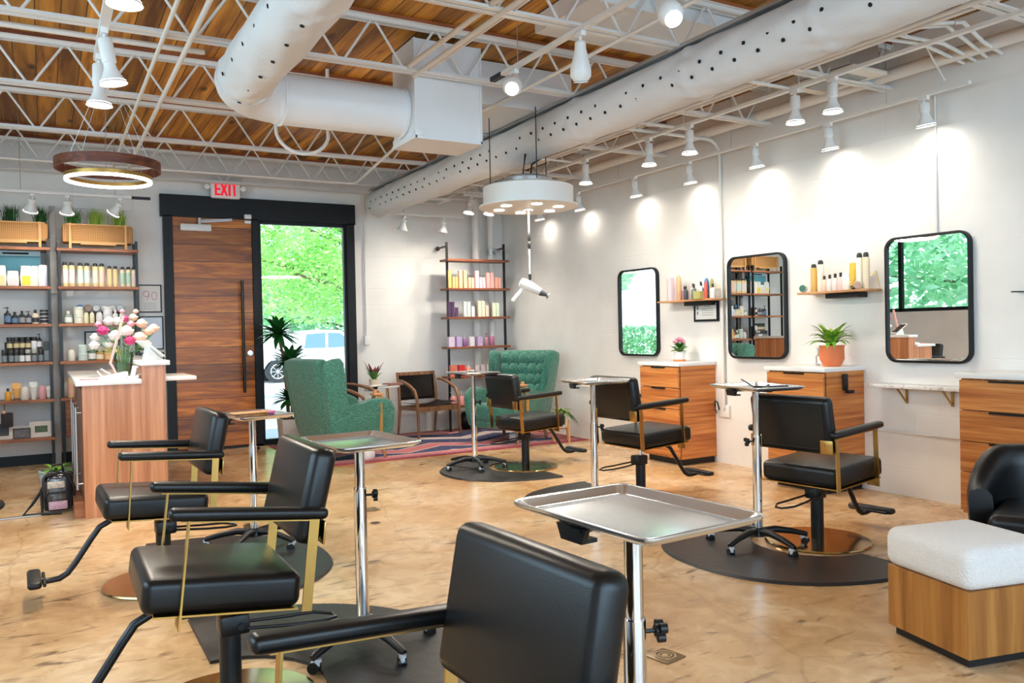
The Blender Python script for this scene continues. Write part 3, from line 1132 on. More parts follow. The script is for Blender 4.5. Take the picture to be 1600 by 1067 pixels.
# track close to the right wall with its spots washing the wall
track('white light track closest to the right wall', (5.2, 3.1, 2.785), (5.2, 8.9, 2.785), hangers=(3.7, 5.2, 6.8, 8.3))
wl_ = [(3.42, 'farthest right, above the rightmost mirror'), (4.20, 'above the shelf between the two right mirrors'), (4.94, 'right of the wall pipe, above the middle mirror'),
       (5.75, 'above the framed certificate and shelf'), (6.55, 'above the leftmost wall mirror'), (7.55, 'partly beside the round white ceiling disc'), (8.4, 'nearest the corner by the drain pipes')]
for y, w in wl_:
    lamp_can('track_spotlight', 'white spotlight on the wall-side track, ' + w, (5.2, y, 2.775), tilt=(0, math.radians(-10)), stem=0.055, energy=4.2, size=165, aim=math.radians(-10))
track('white light track parallel to the right wall, second from the wall', (4.56, 2.0, 2.89), (4.56, 8.2, 2.89), hangers=(2.8, 4.2, 5.6, 7.0))
for y, w in [(3.95, 'left of two beside the ceiling cassette'), (3.64, 'right of two beside the ceiling cassette'), (5.02, 'just left of the bent conduit'),
             (5.53, 'third from the right of its row'), (6.48, 'beside the round white ceiling disc')]:
    lamp_can('track_spotlight', 'white long-necked spotlight on the second track, ' + w, (4.56, y, 2.88), stem=0.085, energy=26, size=150, aim=math.radians(-22))
# middle track with bullet heads
track('white light track crossing the middle of the ceiling', (2.6, 2.0, 2.90), (2.6, 4.72, 2.90), hangers=(3.0, 4.4))
MB().box((2.6, 4.66, 2.90), (0.04, 0.14, 0.028)).build('track_feed', BLACKPL, bpy.data.objects['light_track.002'])
lamp_can('bullet_spotlight', 'white unlit bullet spotlight hanging in the middle of the ceiling', (2.6, 3.72, 2.885), tilt=(math.radians(12), math.radians(-8)), shape='bullet', glow=False, group='bullet spotlights on the middle track')
lamp_can('bullet_spotlight', 'glowing bullet spotlight beside the square duct box', (2.6, 4.45, 2.885), tilt=(math.radians(-50), math.radians(28)), shape='bullet', energy=40, group='bullet spotlights on the middle track')
lamp_can('bullet_spotlight', 'bright bullet spotlight aimed at the camera at the top edge, above the long duct', (2.6, 3.05, 2.885), tilt=(math.radians(-40), math.radians(10)), shape='bullet', energy=40, group='bullet spotlights on the middle track')
# left track
track('white light track at the upper left over the reception side', (0.29, 1.0, 2.765), (0.29, 4.95, 2.765), w=0.045, hangers=(2.5, 4.3))
for y, w, ty in [(3.35, 'largest, at the top left edge', 0.0), (4.42, 'middle one of three at the upper left', 0.16), (4.85, 'lowest of three at the upper left', -0.02)]:
    lamp_can('track_spotlight', 'white spotlight on the left ceiling track, ' + w, (0.29, y, 2.752), tilt=(0.0, -ty), stem=0.115, energy=50, size=160)
# track in front of the shelving
track('white light track in front of the product shelving on the back wall', (-2.0, 8.6, 2.60), (0.76, 8.6, 2.60), hangers=(-0.15, 0.62))
MB().box((0.84, 8.6, 2.60), (0.17, 0.03, 0.025)).build('track_feed', BLACKPL, bpy.data.objects['light_track.004'])
for x, w, ty in [(-0.06, 'leftmost, over the left cane planter', 0.15), (0.22, 'second, over the gap between the cane planters', 0.05), (0.66, 'third, turned away over the right cane planter', 0.5)]:
    lamp_can('track_spotlight', 'white spotlight on the shelving track, ' + w, (x, 8.6, 2.588), tilt=(math.radians(28), ty), stem=0.03, energy=12, size=150)
# two unlit heads on the back wall under the duct end and two glass cans near the corner
for x, w in [(3.80, 'left of the pair on the back wall below the duct end'), (4.33, 'right of the pair on the back wall below the duct end')]:
    lamp_can('track_spotlight', 'pale spotlight ' + w, (x, 9.2, 2.66), tilt=(math.radians(15), 0.1), stem=0.02, glow=False, energy=0, group='spotlights near the back corner')
for x, w in [(4.45, 'left of the pair beside the round ceiling disc'), (4.72, 'right of the pair beside the round ceiling disc')]:
    lamp_can('track_spotlight', 'warm lit can spotlight, ' + w, (x, 8.7, 2.86), tilt=(0, 0.2), stem=0.06, energy=75, size=160, aim=math.radians(10), group='spotlights near the back corner')
track('short light track beside the round ceiling disc', (4.35, 8.7, 2.872), (4.85, 8.7, 2.872), hangers=(4.4, 4.8))
track('short light track by the back corner', (3.6, 9.2, 2.68), (4.6, 9.2, 2.68), hangers=(3.8,))


def pipe(label, pts, r, name='pipe', m=None, group=None, cat='pipe'):
    o = MB().tube(pts, r, n=12).build(name, m or PIPEW)
    return tag(o, label, cat, group)


def bend(a, b, c, r=0.08, n=5):
    a, b, c = Vector(a), Vector(b), Vector(c)
    p = b + (a - b).normalized() * r
    q = b + (c - b).normalized() * r
    out = []
    for i in range(n + 1):
        t = i / n
        out.append(p * (1 - t) ** 2 + b * 2 * t * (1 - t) + q * t * t)
    return out


pipe('thick white pipe running along the top of the right wall', [(5.2, -2, 2.99), (5.2, 9.5, 2.99)], 0.045)
pipe('white pipe high beside the long fabric duct, upper of two', [(4.28, -1, 2.92), (4.28, 9.4, 2.92)], 0.014)
pipe('white pipe high beside the long fabric duct, lower of two', [(4.42, -1, 2.95), (4.42, 9.4, 2.95)], 0.014)
pipe('thin tan conduit under the deck beside the ceiling cassette', [(4.62, 0, 3.10), (4.62, 9.4, 3.10)], 0.012)
pipe('vertical white pipe on the right wall between the left and middle mirrors',
     [(4.3, 5.49, 2.93)] + bend((4.3, 5.49, 2.93), (5.34, 5.49, 2.93), (5.34, 5.49, 0.5), 0.16) + [(5.34, 5.49, 0.5)], 0.016)
pipe('slim vertical conduit above the rightmost mirror', [(5.355, 3.44, 2.8), (5.355, 3.44, 1.87)], 0.007)
pipe('low horizontal white conduit under the marble ledge', [(5.35, 4.03, 0.46), (5.35, 3.15, 0.46)], 0.01)
pipe('low horizontal white conduit on the right wall left of the cabinets', [(5.35, 7.9, 0.6), (5.35, 6.8, 0.6), (5.35, 6.25, 0.6)], 0.01)
pipe('vertical conduit on the back wall right of the black door frame', [(3.43, YB - 0.02, 2.95), (3.43, YB - 0.02, 1.2)], 0.01)
tag(MB().box((3.43, YB - 0.03, 1.17), (0.07, 0.05, 0.11), bev=0.006).build('junction_box', WHITEPL), 'small white switch box under the conduit right of the sidelight', 'switch box')
for x, w in [(4.88, 'left'), (5.1, 'right')]:
    p = thing('drain_pipe', 'thick white vertical pipe in the back corner, %s one of two' % w, 'pipe', (x, 9.42, 0), 0, 'corner pipes')
    MB().cyl((0, 0, 0), (0, 0, 3.2), 0.05 if w == 'left' else 0.042).build('pipe_body', PIPEW, p)
    if w == 'right':
        MB().cyl((0, 0, 2.25), (0, 0, 2.32), 0.056).tube([(0, -0.05, 2.28), (0, -0.11, 2.28)], 0.015).box((0.02, -0.12, 2.29), (0.1, 0.02, 0.03)).build('valve', GREYMET, p)
pipe('pair of white pipes crossing the upper left, nearer one', [(XL + 0.1, 5.30, 3.0), (0.9, 5.30, 3.0)], 0.016)
pipe('pair of white pipes crossing the upper left, farther one', [(XL + 0.1, 5.40, 3.03), (0.9, 5.40, 3.03)], 0.016)
pipe('slanting white sprinkler pipe over the ring pendant, left one', [(0.62, 2.0, 2.93), (0.62, 9.2, 2.93)], 0.012)
pipe('slanting white sprinkler pipe over the ring pendant, right one', [(0.76, 2.0, 2.93), (0.76, 9.2, 2.93)], 0.015)
pipe('white conduit low under the joists crossing the back wall and bending up to the right',
     [(XL + 0.1, 8.8, 2.93), (2.9, 8.8, 2.93)] + bend((2.9, 8.8, 2.93), (3.05, 8.8, 2.93), (2.9, 5.6, 2.93), 0.1) + [(2.75, 6.6, 2.93), (2.72, 5.42, 2.93)], 0.014)
for i, (x, z, r) in enumerate([(2.08, 2.965, 0.016), (2.15, 2.935, 0.016), (2.22, 2.965, 0.011)]):
    pipe('white conduit of the bundle crossing in front of the square duct box, %s of three' % ('left', 'middle', 'right')[i], [(x, -1, z), (x, 4.98, z)], r)
pipe('thin white hose looping below the metal duct', [(1.72 - 0.2 * math.cos(PI * k / 14), 6.1, 2.78 - 0.17 * math.sin(PI * k / 14) + (0.49 if k in (0, 14) else 0)) for k in range(15)], 0.014)
pipe('thin white rod running up from the middle track toward the long duct', [(2.95, 1.8, 2.93), (2.95, 6.9, 2.93)], 0.012)
# four swept conduits going into the right wall at the upper right
for i, P_ in enumerate([[(4.3, 3.45), (4.466, 3.18), (4.746, 3.13), (5.36, 3.236)], [(4.28, 3.3), (4.42, 3.10), (4.856, 3.06), (5.36, 3.162)], [(4.4, 3.0), (4.573, 2.862), (4.935, 2.961), (5.36, 3.085)], [(4.42, 2.9), (4.606, 2.78), (5.026, 2.916), (5.36, 2.99)]]):
    pipe('white conduit swept into the right wall at the upper right, %s of four' % ORD[i], [(a, b, 2.97 - 0.003 * i) for a, b in P_], 0.012, group='conduits swept into the wall')
pipe('thin white cable drooping by the wall-side track', [(4.45, 3.05, 2.96), (4.9, 3.2, 3.0), (5.15, 3.3, 2.95), (5.25, 3.3, 2.86), (5.22, 3.33, 2.80), (5.2, 3.42, 2.785)], 0.006, name='cable', cat='cable')
# unistrut cross pieces under the pipes
for i, y in enumerate((4.0, 5.2, 6.7, 8.2)):
    tag(MB().box((4.35, y, 2.9), (0.7, 0.025, 0.015)).cyl((4.1, y, 2.9), (4.1, y, ZC), 0.004, n=6).cyl((4.66, y, 2.9), (4.66, y, ZC), 0.004, n=6).build('support_strut', PIPEW, smooth=False),
        'white cross strut under the pipes beside the long duct, %s from the camera' % ORD[i], 'strut', 'struts under the pipes')
# ceiling cassette
ac = thing('ceiling_cassette', 'square white air-conditioning cassette near the top of the right wall', 'air conditioner', (4.90, 3.88, 2.97))
MB().box((0, 0, 0.17), (0.3, 0.46, 0.28)).build('housing', GREYMET, ac, smooth=False)
MB().box((0, 0, 0.0), (0.36, 0.56, 0.03), bev=0.008).build('frame', mat('cream_plastic', (0.75, 0.7, 0.6), 0.4), ac)
MB().box((0, 0, -0.015), (0.2, 0.36, 0.012)).build('grille', mat('grille_grey', (0.35, 0.36, 0.36), 0.7, bump=0.5, bscale=120), ac, smooth=False)
ac = thing('air_vent', 'small white ceiling vent below the far end of the long duct', 'vent', (4.1, 9.25, 2.88))
MB().box((0, 0, 0), (0.55, 0.35, 0.03), bev=0.008).build('frame', WHITEPL, ac)
MB().box((0, 0, -0.014), (0.4, 0.2, 0.01)).build('grille', mat('grille_teal', (0.4, 0.46, 0.45), 0.7), ac, smooth=False)
# white panels on the back wall above the shelving
tag(MB().box((0.57, YB - 0.02, 2.72), (0.55, 0.03, 0.22)).build('wall_panel', WHITEMET, smooth=False), 'blank white panel on the back wall behind the ring pendant', 'panel')

# EXIT sign
ex = thing('exit_sign', 'white emergency sign with red EXIT letters above the black door frame', 'exit sign', (1.79, 9.48, 2.885))
MB().box((0, 0, 0), (0.315, 0.05, 0.2), bev=0.02).build('case', mat('sign_white', (0.85, 0.82, 0.82), 0.4), ex)
MB().box((0, 0.0, 0.11), (0.1, 0.045, 0.05)).build('mount', WHITEPL, ex)
RED = mat('exit_red', (0.85, 0.01, 0.03), 0.4, emit=(0.9, 0.01, 0.03), es=0.35)
h = MB()
yy, hh, st = -0.028, 0.14, 0.022
# E
h.box((-0.105, yy, 0), (st, 0.006, hh))
for z in (-hh / 2 + st / 2, 0, hh / 2 - st / 2):
    h.box((-0.085, yy, z), (0.055, 0.006, st * 0.9))
# X
for s in (-1, 1):
    h.bar((-0.048, yy, -s * hh / 2), (0.012, yy, s * hh / 2), 0.006, st)
# I
h.box((0.04, yy, 0), (st, 0.006, hh))
# T
h.box((0.092, yy, 0), (st, 0.006, hh))
h.box((0.092, yy, hh / 2 - st / 2), (0.065, 0.006, st))
h.build('letters', RED, ex, smooth=False)
for s in (-1, 1):
    MB().lathe([(0.005, -0.03), (0.03, -0.03), (0.038, 0.0), (0.03, 0.02), (0.01, 0.025)], TM(s * 0.195, 0, 0.02) @ RX(PI / 2), n=20).bar((s * 0.15, 0, 0.02), (s * 0.195, 0.0, 0.02), 0.02).build('emergency_lamp', WHITEPL, ex)

# ring pendant
rp = thing('ring_pendant', 'double ring chandelier with walnut outer hoop and glowing gold inner hoop', 'chandelier', (0.43, 6.5, 0))


def hoop(M, r0, r1, z0, z1, n=72):
    return MB(M).lathe([(r0, z0), (r1, z0), (r1, z1), (r0, z1), (r0, z0)], n=n, cap=False)


hoop(None, 0.336, 0.345, 2.452, 2.52).build('outer_hoop', WALNUT, rp)
hoop(None, 0.262, 0.284, 2.392, 2.418).build('inner_hoop', BRASS, rp)
hoop(None, 0.264, 0.284, 2.372, 2.391).build('led_strip', GLOW2, rp)
h = MB()
for k in range(3):
    a = k * 2 * PI / 3 + 0.4
    h.cyl((0.34 * math.cos(a), 0.34 * math.sin(a), 2.5), (0, 0, 3.2), 0.0015, n=5)
    h.cyl((0.27 * math.cos(a), 0.27 * math.sin(a), 2.4), (0, 0, 3.2), 0.0015, n=5)
h.build('hanging_wires', GREYMET, rp)
MB().cyl((0, 0, 3.18), (0, 0, ZC), 0.06).build('canopy', WHITEMET, rp)
ll = light('ring_light', 'AREA', (0, 0, 2.35), (0, 0, 0), 40, (1, 0.9, 0.75), shape='DISK', size=0.5)
ll.parent = rp

# round ceiling disc with the hanging hair dryer
dc = thing('ceiling_disc', 'round white suspended ceiling disc with recessed downlights', 'light fitting', (3.38, 5.6, 0))
MB().lathe([(0.005, 2.225), (0.375, 2.225), (0.395, 2.23), (0.395, 2.243), (0.36, 2.248), (0.36, 2.385), (0.345, 2.395), (0.005, 2.41)], n=64).build('disc_body', mat('disc_white', (0.84, 0.82, 0.78), 0.35), dc)
for k in range(6):
    a = k * PI / 3 + 0.25
    MB().cyl((0.245 * math.cos(a), 0.245 * math.sin(a), 2.221), (0.245 * math.cos(a), 0.245 * math.sin(a), 2.2248), 0.042, n=24).build('downlight', LAMPGLOW, dc)
MB().lathe([(0.005, 2.41), (0.2, 2.41), (0.2, 2.45), (0.17, 2.47), (0.005, 2.47)], n=30).build('top_box', GREYMET, dc)
for a in (0.5, 2.6, 4.4):
    MB().cyl((0.3 * math.cos(a), 0.3 * math.sin(a), 2.41), (0.3 * math.cos(a), 0.3 * math.sin(a), 2.95), 0.004, n=6).build('hanger_rod', BLACKMET, dc)
h = MB().tube([(0.05, 0.05, 2.46), (0.1, 0.1, 2.6), (0.3, 0.0, 2.75), (0.5, -0.1, 2.92)], 0.008).tube([(-0.05, 0, 2.46), (-0.02, 0, 2.65), (0.15, 0.1, 2.8), (0.2, 0.2, 2.92)], 0.008)
h.build('black_cable', BLACKPL, dc)
l = light('disc_light', 'AREA', (0, 0, 2.21), (0, 0, 0), 50, (1, 0.9, 0.78), shape='DISK', size=0.7)
l.parent = dc
hd = thing('hair_dryer', 'white hair dryer hanging on a cord from the round ceiling disc', 'hair dryer', (3.38, 5.6, 0))
MB().cyl((0, 0, 2.222), (0, 0, 2.205), 0.035).cyl((0, 0, 2.21), (0, 0, 1.68), 0.006, n=8).build('cord', WHITEPL, hd)
MB().lathe([(0.006, 0), (0.013, 0.02), (0.013, 0.05), (0.007, 0.06), (0.013, 0.08), (0.012, 0.12), (0.006, 0.14)], TM(0, 0, 1.9), n=14).build('cord_grip', BLACKPL, hd)
Mh = TM(0.0, 0, 1.60) @ RZ(math.radians(-25)) @ RY(math.radians(28))
MB(Mh).lathe([(0.01, -0.09), (0.034, -0.085), (0.042, -0.05), (0.042, 0.0), (0.034, 0.06), (0.028, 0.09)], RY(PI / 2), n=24).build('barrel', WHITEPL, hd)
MB(Mh).lathe([(0.028, 0.088), (0.03, 0.1), (0.012, 0.15), (0.03, 0.165)], RY(PI / 2), n=20).build('nozzle', mat('dark_grey_plastic', (0.08, 0.08, 0.085), 0.4), hd)
MB(Mh).bar((-0.04, 0, -0.02), (-0.075, 0, -0.17), 0.026, 0.032, bev=0.01).build('handle', WHITEPL, hd)
MB().tube([(0, 0, 1.7), (0.0, 0, 1.66), (-0.01, 0, 1.63)], 0.012).build('cord_guard', BLACKPL, hd)

# ================================================================== STYLING CHAIRS
def make_chair(label, loc, rz, lift=0.0, tilt=3.5):
    t = thing('styling_chair', label, 'salon chair', loc, rz, 'black and brass styling chairs')
    MB().lathe([(0.005, 0.0), (0.288, 0.0), (0.292, 0.006), (0.288, 0.013), (0.06, 0.03), (0.005, 0.03)], n=64).build('base_plate', BASEBRASS, t)
    MB().cyl((0, 0, 0.026), (0, 0, 0.30), 0.036, n=24).box((-0.012, 0, 0.285), (0.1, 0.085, 0.07), bev=0.012).build('column', BLACKMET, t)
    MB().cyl((0, 0, 0.3), (0, 0, 0.37 + lift), 0.014, n=16).build('piston', CHROME, t)
    MB().tube([(-0.03, 0.035, 0.27), (-0.2, 0.05, 0.255), (-0.3, 0.055, 0.25), (-0.36, 0.02, 0.245), (-0.36, -0.02, 0.245), (-0.3, -0.055, 0.25), (-0.2, -0.05, 0.255), (-0.03, -0.035, 0.27)], 0.006, n=8) \
        .tube([(-0.03, -0.05, 0.28), (-0.03, 0.05, 0.28)], 0.012, n=8).build('pump_lever', BLACKMET, t)
    U = TM(0, 0, lift) @ TM(0, 0, 0.4) @ RY(math.radians(-tilt)) @ TM(0, 0, -0.4)
    # seat
    s = MB(U)
    s.box((0.055, 0, 0.43), (0.475, 0.485, 0.112), bev=0.03, seg=4)
    s.build('seat', LEATHER, t, angle=80)
    MB(U).box((0.04, 0, 0.371), (0.43, 0.488, 0.006)).box((0.0, 0, 0.362), (0.18, 0.16, 0.014)).build('seat_frame', BRASS, t, smooth=False)
    # backrest
    B = U @ TM(-0.185, 0, 0.575) @ RY(math.radians(-7))
    b = MB(B)
    b.box((0.0, 0, 0.155), (0.085, 0.50, 0.315), bev=0.032, seg=4)
    # subtle crown on the faces
    b.build('backrest', LEATHER, t, angle=80)
    pp = MB(B)
    for sx in (-0.0415,):
        w, h0, h1 = 0.222, 0.03, 0.282
        pp.tube([(sx, -w, h0), (sx, w, h0), (sx, w, h1), (sx, -w, h1)], 0.0022, n=6, closed=True)
    pp.build('seam_piping', LEATHER, t)
    for sy in (-1, 1):
        a = MB(U)
        a.box((0.004, sy * 0.262, 0.6815), (0.482, 0.052, 0.038), bev=0.016, seg=4)
        a.build('armrest', LEATHER, t, angle=60)
        f = MB(U)
        y = sy * 0.262
        f.box((-0.197, y, 0.515), (0.032, 0.007, 0.295))          # rear post, flat side outward
        f.box((0.185, y, 0.5), (0.006, 0.026, 0.33))              # front post, flat side forward
        f.box((0.0, y, 0.659), (0.41, 0.016, 0.004))
        f.box((0.185, sy * 0.235, 0.352), (0.006, 0.07, 0.03))
        f.box((-0.235, sy * 0.225, 0.615), (0.007, 0.075, 0.075), bev=0.003)
        for z in (0.6, 0.63):
            f.cyl((-0.236, sy * 0.215, z), (-0.242, sy * 0.215, z), 0.006, n=10)
        f.build('arm_frame', BRASS, t, angle=30)
    # footrest: tube sweeping down and forward, padded cross bar
    f = MB(TM(0, 0, lift * 0.6))
    f.tube([(0.1, 0, 0.365), (0.24, 0, 0.35), (0.29, 0, 0.325), (0.33, 0, 0.27), (0.40, 0, 0.165), (0.435, 0, 0.12), (0.47, 0, 0.1), (0.52, 0, 0.098), (0.56, 0, 0.105)], 0.0145, n=14)
    f.build('footrest_stem', BLACKMET, t)
    f = MB(TM(0, 0, lift * 0.6))
    f.box((0.575, 0, 0.115), (0.06, 0.29, 0.034), bev=0.016, seg=4).tube([(0.535, -0.12, 0.108), (0.535, 0.12, 0.108)], 0.008)
    f.build('footrest_bar', BLACKPL, t, angle=60)
    return t


make_chair('black styling chair in the left row, farthest, beside the wood reception counter', (0.506, 4.53, 0), math.radians(181.6), 0.0, 4)
make_chair('black styling chair in the middle of the left row, facing left', (0.52, 2.87, 0), math.radians(179.5), 0.02, 6.5)  # same black leather; any brown on the seat is the deck reflected
make_chair('black styling chair closest to the camera, seen from behind at bottom centre', (0.562, 1.34, 0), math.radians(183.5), -0.03, 4)
make_chair('black styling chair nearest on the right row, on brass disc beside the boucle ottoman', (3.85, 3.225, 0), math.radians(6.7), -0.015, 3)
make_chair('black styling chair in the middle of the right row, raised on a chrome piston', (3.785, 4.753, 0), math.radians(1.4), 0.034, 3)
make_chair('black styling chair farthest on the right row, in front of the green armchair', (3.808, 6.451, 0), math.radians(2.3), -0.01, 3)
make_chair('black styling chair mostly outside the left edge, only its footrest showing', (-0.92, 7.3, 0), math.radians(2), 0.05, 3)


def make_mat(label, loc, rz, a, b, notch=0.30):
    """D-shaped anti-fatigue mat: flat edge on local x=0 with a round notch, bulging to +x"""
    poly = []
    n = 48
    for i in range(n + 1):
        th = -PI / 2 + PI * i / n
        c, s = math.cos(th), math.sin(th)
        poly.append((a * abs(c) ** (2 / 2.25) if c > 0 else 0, b * math.copysign(abs(s) ** (2 / 2.25), s)))
    for i in range(17):
        th = PI / 2 - PI * i / 16
        poly.append((notch * math.cos(th), notch * math.sin(th)))
    bm = bmesh.new()
    top = [bm.verts.new((x * 0.985 + 0.003, y * 0.985, 0.014)) for x, y in poly]
    bot = [bm.verts.new((x, y, 0.0)) for x, y in poly]
    bm.faces.new(top)
    k = len(poly)
    for i in range(k):
        bm.faces.new((bot[i], bot[(i + 1) % k], top[(i + 1) % k], top[i]))
    bm.faces.new(bot[::-1])
    m = MB()
    m.bm.free()
    m.bm = bm
    o = m.build('floor_mat', RUBBER, smooth=False)
    tag(o, label, 'mat', 'black salon floor mats')
    o.location = loc
    o.rotation_euler = (0, 0, rz)


make_mat('black rubber mat under the tray stand by the wood counter, left row', (0.5, 4.63, 0.001), 0, 0.88, 0.755, 0.34)
make_mat('black rubber mat at the bottom left, under the middle left chair', (0.52, 2.95, 0.001), 0, 0.95, 0.90, 0.34)
make_mat('black rubber mat under the nearest right chair and tray stand', (3.79, 3.22, 0.001), PI, 0.88, 0.72, 0.34)
make_mat('black rubber mat under the middle right chair, behind the big tray', (3.78, 4.78, 0.001), PI, 0.88, 0.72, 0.34)
make_mat('black rubber mat under the farthest right chair near the rug', (3.79, 6.42, 0.001), PI, 0.80, 0.62, 0.34)
make_mat('black rubber mat cut by the left edge of the picture', (-0.85, 7.35, 0.001), 0, 0.56, 0.5, 0.34)
o_ = tag(MB().box((-1.3, 6.75, 0.006), (2.6, 0.035, 0.012), bev=0.004).build('floor_strip', GREYMET), 'thin metal strip on the floor at the left edge, leading behind the backpack', 'floor strip')


# ================================================================== TRAY STANDS
def make_tray(label, loc, rz, H, star, knob, sleeve_z=0.62):
    t = thing('tray_stand', label, 'tray stand', loc, 0, 'rolling steel tray stands')
    W_, D_, r = 0.454, 0.339, 0.03
    R = RZ(rz)

    def rrect(w, d, rad, z, k=5):
        out = []
        for cx, cy, a0 in ((w / 2 - rad, d / 2 - rad, 0), (-w / 2 + rad, d / 2 - rad, PI / 2), (-w / 2 + rad, -d / 2 + rad, PI), (w / 2 - rad, -d / 2 + rad, 3 * PI / 2)):
            for i in range(k + 1):
                a = a0 + PI / 2 * i / k
                out.append((cx + rad * math.cos(a), cy + rad * math.sin(a), z))
        return out
    m = MB(R)
    loops = [rrect(W_ - 0.004, D_ - 0.004, r, H - 0.010), rrect(W_, D_, r, H - 0.006), rrect(W_, D_, r, H - 0.002), rrect(W_ - 0.006, D_ - 0.006, r, H),
             rrect(W_ - 0.018, D_ - 0.018, r - 0.005, H - 0.002), rrect(W_ - 0.05, D_ - 0.05, 0.022, H - 0.019), rrect(W_ - 0.056, D_ - 0.056, 0.02, H - 0.020)]
    prev = None
    vs_all = []
    for lp in loops:
        vs = [m.bm.verts.new(p) for p in lp]
        vs_all += vs
        if prev:
            for i in range(len(vs)):
                m.bm.faces.new((prev[i], prev[(i + 1) % len(vs)], vs[(i + 1) % len(vs)], vs[i]))
        prev = vs
    m.bm.faces.new(prev)
    lo = [m.bm.verts.new((p[0], p[1], H - 0.023)) for p in rrect(W_ - 0.05, D_ - 0.05, 0.022, 0)]
    f0 = [v for v in vs_all[:len(lo)]]
    for i in range(len(lo)):
        m.bm.faces.new((lo[i], lo[(i + 1) % len(lo)], f0[(i + 1) % len(lo)], f0[i]))
    m.bm.faces.new(lo[::-1])
    m._fin(vs_all + lo, None)
    tr_ = m.build('tray', STEEL, t, angle=50)
    b = MB(R)
    b.box((0.0, 0, H - 0.03), (0.26, 0.03, 0.01))
    b.box((0.0, -0.08, H - 0.028), (0.03, 0.16, 0.009))
    b.prism([(-0.05, -0.024), (0.05, -0.024), (0.035, -0.056), (-0.035, -0.056)], 0.012, TM(-0.02, -0.146, H)).box((-0.02, -0.13, H - 0.052), (0.07, 0.04, 0.008))
    b.build('tray_bracket', BLACKMET, t, smooth=False)
    MB().cyl((0, 0, sleeve_z - 0.02), (0, 0, H - 0.024), 0.0205, n=28).build('upper_pole', CHROME, t)
    MB().cyl((0, 0, 0.09), (0, 0, sleeve_z), 0.025, n=28).build('lower_pole', CHROME, t)
    K = RZ(knob)
    kb = MB(K)
    kb.cyl((0.024, 0, sleeve_z - 0.03), (0.05, 0, sleeve_z - 0.03), 0.005, n=8)
    kb.cyl((0.046, 0, sleeve_z - 0.03), (0.062, 0, sleeve_z - 0.03), 0.014, n=14)
    for k in range(3):
        a = k * 2 * PI / 3 + 0.5
        kb.cyl((0.052, 0.016 * math.cos(a), sleeve_z - 0.03 + 0.016 * math.sin(a)), (0.068, 0.016 * math.cos(a), sleeve_z - 0.03 + 0.016 * math.sin(a)), 0.011, n=12)
    kb.build('clamp_knob', BLACKPL, t)
    hb = MB()
    hb.lathe([(0.005, 0.065), (0.04, 0.065), (0.038, 0.1), (0.028, 0.115), (0.005, 0.115)], n=24)
    hb.build('hub', BLACKPL, t)
    for k in range(5):
        a = star + k * 2 * PI / 5
        A = RZ(a)
        lg = MB(A)
        lg.tube([(0.02, 0, 0.09), (0.1, 0, 0.098), (0.19, 0, 0.085), (0.27, 0, 0.066), (0.285, 0, 0.06)], [0.021, 0.02, 0.017, 0.015, 0.013], n=10)
        L_ = lg.build('leg', BLACKPL, t)
        A2 = A @ TM(0.272, 0, 0) @ RZ(a * 3.1)
        MB(A2).cyl((-0.012, 0, 0.056), (-0.012, 0, 0.044), 0.014, n=12).box((0, 0, 0.034), (0.036, 0.02, 0.024), bev=0.008).build('caster_hood', CLEARPL, L_)
        MB(A2).cyl((0.004, -0.016, 0.022), (0.004, -0.005, 0.022), 0.0215, n=18).cyl((0.004, 0.005, 0.022), (0.004, 0.016, 0.022), 0.0215, n=18).build('caster_wheel', BLACKPL, L_)
    return t


RD = math.radians
M_Z = 0.0
make_tray('large empty steel tray on a chrome stand, nearest the camera at lower centre', (1.09, 1.40, 0), RD(-86.3), 0.867, 0.9, RD(-20), 0.625)
make_tray('empty steel tray stand in front of the first green armchair', (1.075, 3.12, M_Z), RD(-85.6), 0.836, RD(210), RD(-15), 0.64)
make_tray('steel tray stand by the oak door holding a wooden box and pink things', (1.06, 4.98, M_Z), RD(-78), 0.795, 0.3, RD(60), 0.6)
make_tray('steel tray stand with paper on it, beside the farthest right chair', (3.38, 6.64, M_Z), RD(-88.4), 0.886, RD(184), RD(-20), 0.64)
make_tray('empty narrow-looking steel tray stand beside the middle right chair', (3.30, 4.65, M_Z), RD(-100), 0.90, 0.7, RD(-20), 0.6)
make_tray('steel tray stand holding a black comb, beside the nearest right chair', (3.475, 3.32, M_Z), RD(-101), 0.918, RD(192), RD(160), 0.63)
# things on trays
o_ = thing('wooden_box', 'small flat wooden box on the tray by the oak door', 'box', (1.03, 4.9, 0.7755), RD(8))
MB().box((0, 0, 0.014), (0.19, 0.09, 0.026), bev=0.004).build('box_body', OTTOW, o_)
MB().box((0, 0, 0.031), (0.2, 0.1, 0.007), bev=0.003).build('lid', PINEW, o_)
tag(MB(TM(1.15, 5.06, 0.776) @ RZ(0.4)).box((0, 0, 0.01), (0.13, 0.08, 0.02), bev=0.008).build('pink_pouch', mat('pink_plastic', (0.7, 0.2, 0.4), 0.4)), 'pink pouch on the tray beside the flat wooden box', 'pouch')
tag(MB(TM(3.37, 6.64, 0.868) @ RZ(-1.3)).box((0, 0, 0.0015), (0.26, 0.2, 0.002)).build('paper_sheet', PAPER, smooth=False), 'white paper sheet lying on the farthest right tray', 'paper')
tag(MB(TM(3.475, 3.31, 0.8995) @ RZ(-1.0)).box((0, 0, 0.0015), (0.24, 0.18, 0.002)).build('paper_sheet', PAPER, smooth=False), 'white paper under the black comb on the nearest right tray', 'paper')
cb = MB(TM(3.535, 3.26, 0.902) @ RZ(-0.5))
cb.box((0, 0, 0.006), (0.2, 0.012, 0.008))
for k in range(24):
    cb.box((-0.09 + k * 0.0078, 0.018, 0.006), (0.003, 0.028, 0.004))
cb.bar((-0.1, 0, 0.006), (-0.17, 0.0, 0.05), 0.014, 0.006)
